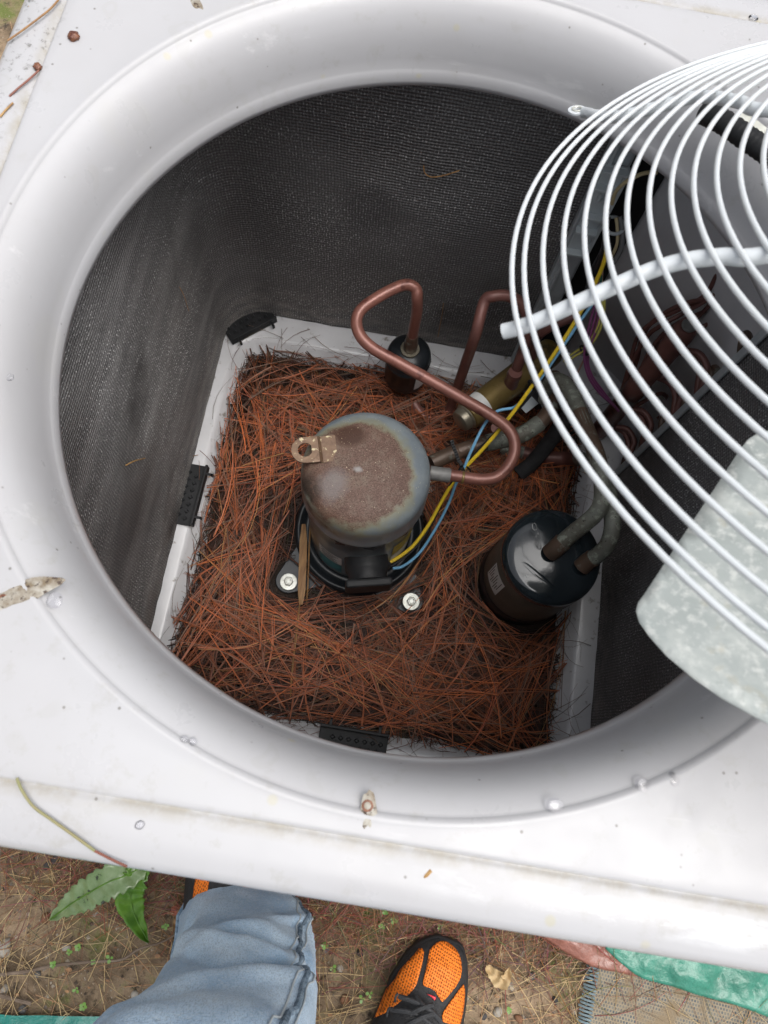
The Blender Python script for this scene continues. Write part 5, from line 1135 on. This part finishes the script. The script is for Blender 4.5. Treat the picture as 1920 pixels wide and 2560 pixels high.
# ------------------------------------------------------------------ mat (rug) and tarp
def rug_mat():
    m = bpy.data.materials.new('woven_mat'); m.use_nodes = True; N = m.node_tree.nodes; L = m.node_tree.links; b = N['Principled BSDF']
    uv = N.new('ShaderNodeUVMap'); uv.uv_map = 'weave'
    ck = N.new('ShaderNodeTexBrick'); ck.inputs['Scale'].default_value = 1; ck.offset = .5; ck.inputs['Brick Width'].default_value = .0042; ck.inputs['Row Height'].default_value = .0046
    ck.inputs['Mortar Size'].default_value = .0010; ck.inputs['Color1'].default_value = (.055, .072, .085, 1); ck.inputs['Color2'].default_value = (.16, .155, .13, 1); ck.inputs['Mortar'].default_value = (.24, .20, .14, 1)
    L.new(uv.outputs[0], ck.inputs['Vector'])
    n = N.new('ShaderNodeTexNoise'); n.inputs['Scale'].default_value = 30; n.inputs['Detail'].default_value = 6; L.new(uv.outputs[0], n.inputs['Vector'])
    r = N.new('ShaderNodeMapRange'); r.inputs[1].default_value = .48; r.inputs[2].default_value = .62; L.new(n.outputs['Fac'], r.inputs[0])
    x = N.new('ShaderNodeMix'); x.data_type = 'RGBA'; L.new(r.outputs[0], x.inputs[0]); L.new(ck.outputs['Color'], x.inputs[6]); x.inputs[7].default_value = (.20, .15, .09, 1)
    L.new(x.outputs[2], b.inputs['Base Color']); b.inputs['Roughness'].default_value = .8
    bp = N.new('ShaderNodeBump'); bp.inputs['Distance'].default_value = .0015; L.new(ck.outputs['Fac'], bp.inputs['Height']); bp.invert = True; L.new(bp.outputs[0], b.inputs['Normal'])
    return m
def grid_on(o0, ux, uy, nx, ny, hf, mat, uvname, inside=None):
    V = []; F = []; U = []
    for j in range(ny+1):
        for i in range(nx+1):
            p = Vector(o0) + Vector(ux)*(i/nx) + Vector(uy)*(j/ny); p.z += hf(p.x, p.y); V.append(p); U.append((i/nx*Vector(ux).length, j/ny*Vector(uy).length))
    for j in range(ny):
        for i in range(nx): F.append((j*(nx+1)+i, j*(nx+1)+i+1, (j+1)*(nx+1)+i+1, (j+1)*(nx+1)+i))
    me = mesh_of('sheet', V, F, mat)
    uvl = me.uv_layers.new(name=uvname); li = np.empty(len(me.loops), np.int32); me.loops.foreach_get('vertex_index', li)
    uvl.data.foreach_set('uv', np.array(U, np.float32)[li].ravel()); return me
r0 = Vector((0.3872,-0.5410,0.0040)); r1 = Vector((0.3785,-0.6240,0.0040)); rdy = (r1-r0).normalized(); rdx = Vector((-rdy.y, rdy.x, 0)); 
if rdx.x < 0: rdx = -rdx
rug = thing('woven_mat', 'worn blue-grey and tan woven mat at the lower right, partly under the tarp', 'mat', tuple(r0))
o = part('weave', grid_on(r0 - rdy*.10, rdx*.9, rdy*.8, 180, 160, lambda x, y: .004 + .003*mn.noise((x*8, y*8, 7)), rug_mat(), 'weave'), rug); solid(o, .003, 1)
MAT_FRINGE = sh_mat('fringe_yarn', (.12, .17, .19), rough=.8, var=(.20, .26, .28), vscale=200)
for i in range(90):
    s = -.08 + i*.0046; b_ = r0 + rdy*s; b_.z = .010
    e = b_ - rdx*(.013 + .004*mn.noise((i*.7, 0, 0))) + rdy*.002*mn.noise((i*.9, 3, 0)); e.z = .005
    part('fringe_thread', M_(tube([b_ + rdx*.004, (b_+e)/2 + Vector((0, 0, .002)), e], .0015, 5, 2), MAT_FRINGE), rug)
def tarp_mat(nm, a, b2): return sh_mat(nm, a, rough=.30, var=b2, vscale=25, bump=.0022, bscale=130, coat=.25)
def crumple(x, y):
    q = Vector((x, y, 0))
    r = abs(mn.noise(q*14)) * .020 + abs(mn.noise(q*34 + Vector((3, 1, 0)))) * .008 + .003*mn.noise(q*90)
    return r
def sheet_poly(edge_a, edge_b, n, mth, mat, zbase):
    """ruled sheet between two polylines of equal length, crumpled"""
    A = smooth_path(edge_a, 12); B = smooth_path(edge_b, 12); V = []; F = []
    for i in range(len(A)):
        for k in range(mth+1):
            t = k/mth; p = A[i].lerp(B[i], t); e = min(1, k/4)*min(1, (mth-k)/3)
            p.z = zbase + crumple(p.x, p.y)*(.35+.65*e) + .0; V.append(p)
    m = mth+1
    for i in range(len(A)-1):
        for k in range(mth): F.append((i*m+k, i*m+k+1, (i+1)*m+k+1, (i+1)*m+k))
    return mesh_of('sheet', V, F, mat)
tp1 = thing('tarp', 'crumpled plastic tarp, green with a brown underside, along the foot of the cabinet', 'tarp', (0.5081,-0.5368,0.0200))
gl = [(0.3939,-0.5243,0.0200),(0.4188,-0.5399,0.0200),(0.4487,-0.5534,0.0200),(0.4945,-0.5578,0.0200),(0.5369,-0.5637,0.0200),(0.5818,-0.5675,0.0200),(0.6280,-0.5756,0.0200),(0.6805,-0.5918,0.0200),(0.7522,-0.6095,0.0200)]
gu = [(p[0]+.02, max(p[1]+.17, -.43), .02) for p in gl]
o = part('green_side', sheet_poly(gl, gu, 40, 40, tarp_mat('green_tarp', (.035, .21, .145), (.025, .15, .10)), .016), tp1); solid(o, .0008)
bl = [(0.2873,-0.5141,0.0200),(0.3166,-0.5286,0.0200),(0.3495,-0.5413,0.0200),(0.3819,-0.5499,0.0200),(0.4163,-0.5518,0.0200),(0.4507,-0.5537,0.0200)]
bu = [(p[0]+.03, max(p[1]+.12, -.44), .02) for p in bl]
o = part('brown_side', sheet_poly(bl, bu, 40, 36, tarp_mat('brown_tarp', (.25, .10, .07), (.17, .07, .05)), .012), tp1); solid(o, .0008)
tl = [(-0.5037,-0.7268,0.0200),(-0.4068,-0.7216,0.0200),(-0.3471,-0.7147,0.0200),(-0.2872,-0.7072,0.0200),(-0.2087,-0.6977,0.0200),(-0.1654,-0.6959,0.0200)]
tlu = [(p[0], p[1]-.25, .02) for p in tl]
tag(part('tarp', sheet_poly(tl, tlu, 40, 50, tarp_mat('teal_tarp', (.015, .24, .19), (.01, .16, .13)), .010)), 'strip of teal tarp at the bottom left edge behind the jeans', 'tarp')

# ------------------------------------------------------------------ person
person = thing('person', 'person in faded blue jeans and orange running shoes standing against the cabinet', 'person', (-.02, -.66, 0))
MATJ = None
def denim():
    m = bpy.data.materials.new('faded_denim'); m.use_nodes = True; N = m.node_tree.nodes; L = m.node_tree.links; b = N['Principled BSDF']
    tc = N.new('ShaderNodeTexCoord')
    def noise(s, d=5, st=(1, 1, 1), rot=0):
        mp = N.new('ShaderNodeMapping'); mp.inputs['Scale'].default_value = st; mp.inputs['Rotation'].default_value = (0, 0, rot); L.new(tc.outputs['Object'], mp.inputs[0])
        n = N.new('ShaderNodeTexNoise'); n.inputs['Scale'].default_value = s; n.inputs['Detail'].default_value = d; L.new(mp.outputs[0], n.inputs['Vector']); return n.outputs['Fac']
    def mr(x, a, bb, c=0., d=1.):
        r = N.new('ShaderNodeMapRange'); r.inputs[1].default_value = a; r.inputs[2].default_value = bb; r.inputs[3].default_value = c; r.inputs[4].default_value = d
        L.new(x, r.inputs[0]); return r.outputs[0]
    def mix(a, c, f):
        x = N.new('ShaderNodeMix'); x.data_type = 'RGBA'; L.new(f, x.inputs[0])
        if isinstance(a, tuple): x.inputs[6].default_value = (*a, 1)
        else: L.new(a, x.inputs[6])
        x.inputs[7].default_value = (*c, 1); return x.outputs[2]
    cur = mix((.23, .37, .54), (.50, .64, .77), mr(noise(13, 6), .36, .64))
    cur = mix(cur, (.19, .28, .38), mr(noise(900, 2, (1, 1, .25)), .45, .66, 0, .6))
    cur = mix(cur, (.58, .64, .68), mr(noise(800, 2, (.3, 1, 1), .7), .52, .70, 0, .45))
    L.new(cur, b.inputs['Base Color']); b.inputs['Roughness'].default_value = .85; b.inputs['Sheen Weight'].default_value = .15
    bp = N.new('ShaderNodeBump'); bp.inputs['Distance'].default_value = .0012; L.new(noise(450, 2), bp.inputs['Height']); L.new(bp.outputs[0], b.inputs['Normal'])
    return m
MATJ = denim()
def leg(secs, folds, n=72, seed=0):
    """secs: (centre, rx, ry) from hem up"""
    P = smooth_path([s[0] for s in secs], 12); rx = smooth_path([(s[1], s[2], 0) for s in secs], 12); V = []; F = []
    for i, c in enumerate(P):
        for k in range(n):
            a = 2*PI*k/n; ca, sa = math.cos(a), math.sin(a); ca = math.copysign(abs(ca)**.72, ca); sa = math.copysign(abs(sa)**.72, sa); f = .95 + .05*mn.noise((ca*1.3, sa*1.3, c.z*7+seed))
            for (fa, fz, wa, wz, amp, sl) in folds:
                da = (a - fa + PI) % (2*PI) - PI; dz = c.z - fz - sl*da
                f += 1.25*amp*math.exp(-(da/wa)**2 - abs(dz/wz)**(1.15 if dz > 0 else 2.6))
            f += .022*mn.noise((ca*2.5, sa*2.5, c.z*22+seed)) - .075*abs(mn.noise((ca*2.2+sa, sa*1.4, c.z*11+seed))) + .006*mn.noise((ca*12, sa*12, c.z*90))
            V.append((c.x + rx[i].x*ca*f, c.y + rx[i].y*sa*f, c.z + .01*mn.noise((ca*2, sa*2, i*.1+seed))))
    for i in range(len(P)-1):
        for k in range(n): k2 = (k+1) % n; F.append((i*n+k, i*n+k2, (i+1)*n+k2, (i+1)*n+k))
    return V, F
FO = [(1.0, .150, .8, .016, .07, .10), (1.5, .205, .55, .020, .13, .11), (1.25, .178, .5, .014, -.16, .09), (1.9, .262, .7, .024, .12, -.05), (1.45, .238, .6, .013, -.20, .03), (2.2, .310, .6, .016, -.10, -.10),
      (2.7, .17, .6, .03, -.07, .09), (1.3, .345, 1.2, .030, .10, .07), (1.1, .300, .9, .014, -.15, .08), (.4, .22, .45, .02, -.09, -.10), (.5, .13, .4, .02, .08, -.12), (1.9, .43, .9, .02, -.05, .08)]
secL = [((-0.1182,-0.4995,0.0350), .086, .078), ((-0.1067,-0.5103,0.1000), .086, .066), ((-0.0956,-0.5202,0.1700), .086, .062), ((-0.0910,-0.5247,0.2500), .086, .060), ((-0.0879,-0.5287,0.3300), .087, .062), ((-0.0933,-0.5316,0.4100), .094, .066),
        ((-0.1033,-0.5294,0.4900), .100, .074), ((-.110, -.570, .61), .104, .088), ((-.110, -.640, .76), .105, .115)]
secL = [((c[0], c[1]-ry, c[2]), rx, ry) for c, rx, ry in secL]
secR = [((.115, -.800, .045), .070, .075), ((.112, -.800, .12), .072, .078), ((.105, -.795, .25), .075, .080), ((.095, -.780, .40), .080, .085), ((.080, -.750, .55), .088, .092), ((.055, -.760, .68), .10, .105), ((.040, -.755, .76), .105, .115)]
Lm = leg(secL, FO, 80, 1); Rm = leg(secR, [], 64, 4)
hips = lathe([(.16, .70), (.185, .78), (.185, .86), (.17, .95)], (0, 0, 0), 64, capb=False, capt=False)
hv = [(v[0]*.95 - .035, v[1]*.72 - .755, v[2]) for v in hips[0]]
jm = M_(merge(Lm, Rm, (hv, hips[1])), MATJ, sharp=80)
jeans = part('jeans', jm, person); solid(jeans, .0025, 1)
# outer seam: doubled stitching down the right side of the near leg
PL = smooth_path([s[0] for s in secL], 12); RX = smooth_path([(s[1], s[2], 0) for s in secL], 12)
Vs_, Fs_ = Lm
def seam_pts(k, i0=0, i1=84, out=.0035):
    r = []
    for i in range(i0, min(i1, len(PL))):
        v = Vector(Vs_[i*80 + int(k + i*.05) % 80]); d = (v - PL[i]); d.z = 0; r.append(v + d.normalized()*out)
    return r
MATSEAM = sh_mat('seam_denim', (.055, .10, .15), rough=.85, var=(.26, .34, .42), vscale=160)
MATTHR = sh_mat('pale_thread', (.42, .47, .50), rough=.8)
for kk, mt, rr in ((9, MATSEAM, .0034), (10.6, MATTHR, .0011), (7.6, MATTHR, .0011)):
    part('side_seam', M_(tube(seam_pts(kk)[::2], rr, 6, raw=True), mt), jeans)
hem = [Vector(Vs_[k]) + (Vector(Vs_[k]) - PL[0]).normalized()*.003 + Vector((0, 0, .003)) for k in range(80)]
part('hem', M_(tube(hem + [hem[0]], .0032, 6, raw=True, cap=False), MATSEAM), jeans)
MATJK = sh_mat('dark_jacket', (.012, .014, .018), rough=.8, var=(.02, .022, .03), vscale=30)
jl = lathe([(.20, .735), (.205, .76), (.200, .86), (.20, 1.0), (.21, 1.15), (.20, 1.28), (.12, 1.36), (.06, 1.39)], (0, 0, 0), 64, capb=False)
jk = part('jacket', M_(([(v[0]*1.0 - .035, v[1]*.72 - .80 - .06*max(0, v[2]-.9) + .004*mn.noise((v[0]*20, v[2]*8, 0)), v[2] + .01*mn.noise((v[0]*9, v[1]*9, 0))) for v in jl[0]], jl[1]), MATJK, sharp=80), person); solid(jk, .003, 1)

# shoes: height field over an outline; local frame along the foot
MAT_SOLE = sh_mat('black_rubber', (.012, .012, .013), rough=.55, var=(.022, .022, .024), vscale=60, bump=.0008, bscale=200)
MAT_UPPER = sh_mat('black_mesh', (.013, .013, .014), rough=.7, var=(.028, .028, .030), vscale=300, bump=.001, bscale=500)
def mesh_orange():
    m = bpy.data.materials.new('orange_knit'); m.use_nodes = True; N = m.node_tree.nodes; L = m.node_tree.links; b = N['Principled BSDF']
    tc = N.new('ShaderNodeTexCoord'); mp = N.new('ShaderNodeMapping'); mp.inputs['Scale'].default_value = (1, .8, .0); mp.inputs['Rotation'].default_value = (0, 0, .3); L.new(tc.outputs['Object'], mp.inputs[0])
    v = N.new('ShaderNodeTexVoronoi'); v.inputs['Scale'].default_value = 330; v.inputs['Randomness'].default_value = .25; L.new(mp.outputs[0], v.inputs['Vector'])
    r = N.new('ShaderNodeMapRange'); r.inputs[1].default_value = .18; r.inputs[2].default_value = .42; L.new(v.outputs['Distance'], r.inputs[0])
    x = N.new('ShaderNodeMix'); x.data_type = 'RGBA'; L.new(r.outputs[0], x.inputs[0]); x.inputs[6].default_value = (.36, .085, .006, 1); x.inputs[7].default_value = (.86, .20, .010, 1)
    L.new(x.outputs[2], b.inputs['Base Color']); b.inputs['Roughness'].default_value = .6
    bp = N.new('ShaderNodeBump'); bp.inputs['Distance'].default_value = .0012; L.new(r.outputs[0], bp.inputs['Height']); L.new(bp.outputs[0], b.inputs['Normal']); return m
MAT_ORANGE = mesh_orange(); MAT_LACE = sh_mat('black_lace', (.018, .019, .021), rough=.7, var=(.035, .036, .04), vscale=400, bump=.0006, bscale=600)
MAT_SWOOSH = sh_mat('red_logo', (.62, .035, .05), rough=.4)
ROUT = [(0.0813,-0.6616,0.0180),(0.0923,-0.6285,0.0180),(0.0996,-0.5984,0.0180),(0.1113,-0.5753,0.0180),(0.1188,-0.5647,0.0180),(0.1268,-0.5565,0.0180),(0.1365,-0.5488,0.0180),(0.1480,-0.5427,0.0180),(0.1643,-0.5378,0.0180),(0.1802,-0.5414,0.0180),(0.1923,-0.5512,0.0180),(0.1999,-0.5678,0.0180),(0.2029,-0.5835,0.0180),(0.2049,-0.5991,0.0180),(0.2051,-0.6150,0.0180),(0.2050,-0.6281,0.0180),(0.2041,-0.6442,0.0180)]
toe = Vector((0.1553,-0.5400,0.0180)); heel_dir = (Vector((0.1419,-0.6530,0.0180)) - Vector((0.1570,-0.5740,0.0180))); heel_dir.z = 0; heel_dir.normalize()
side = Vector((-heel_dir.y, heel_dir.x, 0))      # local +x: to the picture's left or right
if side.x < 0: side = -side
LEN = .300
def loc(p): q = Vector(p) - toe; return (q.dot(side), q.dot(heel_dir))
out = [loc(p) for p in ROUT]
k0 = min(range(len(out)), key=lambda i: out[i][1])
left = sorted([o_ for o_ in out[:k0+1]], key=lambda t: t[1]); right = sorted([o_ for o_ in out[k0:]], key=lambda t: t[1])
yl = [p[1] for p in left]; xl = [p[0] for p in left]; yr = [p[1] for p in right]; xr = [p[0] for p in right]
yl += [.19, .24, .28, .298, .30]; xl += [xl[-1]+.006, -.036, -.030, -.014, 0.0]
yr += [.19, .24, .28, .298, .30]; xr += [xr[-1]-.004, .030, .026, .014, 0.0]
def lim(y): return float(np.interp(y, yl, xl)), float(np.interp(y, yr, xr))
def ridge(y): return float(np.interp(y, [0, .01, .03, .07, .12, .17, .22, .27, .30], [.026, .040, .052, .062, .078, .100, .105, .105, .080]))
def top_z(x, y):
    a, b_ = lim(y); m = (a+b_)/2; h = max(1e-4, (b_-a)/2); u = min(1, abs((x-m)/h)); return .020 + (ridge(y)-.020)*(1-u**2.6)**.62
def toW(x, y, z): return toe*1.0 + side*x + heel_dir*y + Vector((0, 0, z - toe.z))
def shoe_root(nm, lab): return part
def make_shoe(fn, parent_person, label):
    sh = bpy.data.objects.new('running_shoe', None)
    V = []; F = []; ny, nx = 90, 24
    for j in range(ny+1):
        y = LEN*(1-math.cos(PI*j/ny))/2 + .0005; a, b_ = lim(y)
        for i in range(nx+1):
            u = -math.cos(PI*i/nx); x = (a+b_)/2 + u*(b_-a)/2*.97; V.append(fn(x, y, top_z(x, y) if 0 < i < nx else .020))
    for j in range(ny):
        for i in range(nx): F.append((j*(nx+1)+i, j*(nx+1)+i+1, (j+1)*(nx+1)+i+1, (j+1)*(nx+1)+i))
    up = part('shoe_upper', M_((V, F), MAT_UPPER), parent_person, label)
    # sole
    yy = list(np.linspace(.0005, .0995, 30)) + list(np.linspace(.105, LEN-.0005, 30)); loop = [(lim(y)[0], y) for y in yy] + [(lim(y)[1], y) for y in reversed(yy)]
    V = []; F = []; n = len(loop); cx = sum(p[0] for p in loop)/n; cy = sum(p[1] for p in loop)/n
    for z, s in ((.000, .96), (.004, 1.0), (.014, 1.01), (.020, 1.015), (.025, 1.00), (.027, .97)):
        for x, y in loop: V.append(fn(cx+(x-cx)*s, cy+(y-cy)*(1+(s-1)*.6), z + (.006*max(0, 1-y/.03) if z < .02 else .003*max(0, 1-y/.03))))
    for i in range(5):
        for k in range(n): k2 = (k+1) % n; F.append((i*n+k, i*n+k2, (i+1)*n+k2, (i+1)*n+k))
    F.append(tuple(range(n))[::-1])
    part('sole', M_((V, F), MAT_SOLE, sharp=60), up)
    def patch_(pts, off, mat, nm, lab=None, sub=3):
        bm = bmesh.new(); vs = [bm.verts.new((p[0], p[1], 0)) for p in pts]; f = bm.faces.new(vs); bmesh.ops.triangulate(bm, faces=[f])
        for _ in range(sub): bmesh.ops.subdivide_edges(bm, edges=[e for e in bm.edges if e.calc_length() > .0045], cuts=1); bmesh.ops.triangulate(bm, faces=bm.faces[:])
        for v in bm.verts: v.co = fn(v.co.x, v.co.y, top_z(v.co.x, v.co.y) + off)
        me = bpy.data.meshes.new('patch'); bm.to_mesh(me); bm.free(); me.materials.append(mat); me.polygons.foreach_set('use_smooth', [True]*len(me.polygons))
        o = part(nm, me, up, lab); solid(o, .0012, 0); return o
    return up, patch_
up, pf = make_shoe(toW, person, 'right shoe, orange mesh with black trim')
def LP(l, zt=.05): return [loc(p) for p in l]
OM = [(0.1480,-0.5515,0.0520),(0.1534,-0.5475,0.0520),(0.1606,-0.5453,0.0520),(0.1682,-0.5460,0.0520),(0.1748,-0.5485,0.0520),(0.1814,-0.5531,0.0500),(0.1859,-0.5590,0.0500),(0.1888,-0.5665,0.0500),(0.1897,-0.5736,0.0520),(0.1887,-0.5823,0.0540),(0.1836,-0.5909,0.0580),(0.1767,-0.5987,0.0620),(0.1706,-0.6054,0.0650),(0.1654,-0.6102,0.0660),(0.1587,-0.6043,0.0660),(0.1547,-0.5997,0.0640),(0.1473,-0.5969,0.0620),(0.1383,-0.5959,0.0600),(0.1373,-0.5919,0.0600),(0.1397,-0.5788,0.0550),(0.1415,-0.5663,0.0520),(0.1435,-0.5568,0.0520)]
OL = [(0.1240,-0.5664,0.0460),(0.1296,-0.5590,0.0460),(0.1336,-0.5574,0.0480),(0.1360,-0.5597,0.0500),(0.1347,-0.5712,0.0520),(0.1323,-0.5837,0.0550),(0.1294,-0.5962,0.0580),(0.1263,-0.6018,0.0600),(0.1209,-0.6042,0.0600),(0.1147,-0.6022,0.0600),(0.1101,-0.6003,0.0600),(0.1054,-0.6018,0.0580),(0.1017,-0.6065,0.0580),(0.0981,-0.6166,0.0600),(0.0929,-0.6305,0.0620),(0.0884,-0.6458,0.0640),(0.0837,-0.6526,0.0450),(0.0890,-0.6347,0.0420),(0.0937,-0.6187,0.0420),(0.1009,-0.6035,0.0420),(0.1082,-0.5881,0.0420),(0.1166,-0.5759,0.0440)]
OR = [(0.1944,-0.5908,0.0460),(0.1979,-0.5967,0.0440),(0.1989,-0.6094,0.0440),(0.1985,-0.6223,0.0440),(0.1952,-0.6365,0.0460),(0.1684,-0.6310,0.0750),(0.1666,-0.6238,0.0740),(0.1699,-0.6177,0.0720),(0.1762,-0.6099,0.0660),(0.1820,-0.6033,0.0600),(0.1872,-0.5967,0.0540)]
pf(LP(OM), .0016, MAT_ORANGE, 'orange_panel'); pf(LP(OL), .0016, MAT_ORANGE, 'orange_panel'); pf(LP(OR), .0016, MAT_ORANGE, 'orange_panel')
SW = [(0.1431,-0.6033,0.0680),(0.1468,-0.6037,0.0680),(0.1505,-0.6042,0.0680),(0.1562,-0.6054,0.0680),(0.1559,-0.6078,0.0680),(0.1544,-0.6094,0.0680),(0.1531,-0.6081,0.0680),(0.1508,-0.6064,0.0680),(0.1471,-0.6050,0.0680)]
pf(LP(SW), .0030, MAT_SWOOSH, 'swoosh_logo', 'small red tick-shaped logo', 1)
for a, b_, c in (((560, 900), (700, 960), (860, 1010)), ((500, 1010), (640, 1020), (860, 1110)), ((690, 905), (800, 980), (880, 1060)), ((660, 1010), (760, 1090), (830, 1160)), ((620, 1160), (720, 1040), (840, 960)), ((720, 960), (840, 1040), (930, 1110))):
    pass
LC = [[(0.1064,-0.6093,0.0680),(0.1176,-0.6094,0.0730),(0.1289,-0.6106,0.0760),(0.1421,-0.6143,0.0780),(0.1544,-0.6200,0.0780)], [(0.0989,-0.6254,0.0680),(0.1107,-0.6225,0.0760),(0.1245,-0.6217,0.0800),(0.1390,-0.6252,0.0820),(0.1529,-0.6316,0.0800)], [(0.1290,-0.6067,0.0700),(0.1373,-0.6116,0.0790),(0.1478,-0.6160,0.0800),(0.1592,-0.6236,0.0780),(0.1637,-0.6285,0.0760)], [(0.1219,-0.6233,0.0800),(0.1320,-0.6164,0.0820),(0.1430,-0.6117,0.0800),(0.1504,-0.6106,0.0760)], [(0.1182,-0.6365,0.0800),(0.1291,-0.6278,0.0860),(0.1410,-0.6215,0.0850),(0.1526,-0.6190,0.0800)]]
for c in LC: part('lace', M_(tube([Vector(q) + Vector((0, 0, .004)) for q in c], .0032, 8, 5), MAT_LACE), up)
for c in ([(0.1027,-0.6167,0.0660),(0.1023,-0.6093,0.0700),(0.1050,-0.6058,0.0700)], [(0.0947,-0.6340,0.0660),(0.0946,-0.6266,0.0700),(0.0967,-0.6226,0.0720)]): part('lace_loop', M_(tube([Vector(q)+Vector((0, 0, .003)) for q in c], .0016, 8, 4), MAT_LACE), up)
# left shoe: toe hidden under the rim of the cabinet
ltoe = Vector((-0.1814,-0.4103,0.0180)); lh = Vector((.12, -1, 0)).normalized(); ls_ = Vector((1, .12, 0)).normalized()
lankle = Vector((-0.1455,-0.5309,0.0500))
ltoe = Vector((lankle.x - .012, lankle.y + .155, .018))
def toWL(x, y, z): return ltoe + ls_*(-x) + lh*y + Vector((0, 0, z - .018))
up2, pf2 = make_shoe(toWL, person, 'left shoe, mostly hidden by the cabinet rim and jeans')
LO2 = [(.040, .10), (.044, .14), (.040, .20), (.036, .235), (.022, .235), (.026, .19), (.024, .14), (.022, .10)]
pf2(LO2, .0016, MAT_ORANGE, 'orange_panel'); pf2([(-a+.002, b_) for a, b_ in LO2][::-1], .0016, MAT_ORANGE, 'orange_panel')
part('collar', M_(tube([toWL(.030*math.cos(a), .205+.05*math.sin(a), .100) for a in np.linspace(0, 2*PI, 20)], .007, 8, 2), MAT_UPPER), up2)
part('heel_patch', M_(blob(toWL(.0365, .226, .06)[:2], .006, .014, .1, .074, 3, .1), MAT_SWOOSH), up2, 'red heel patch')
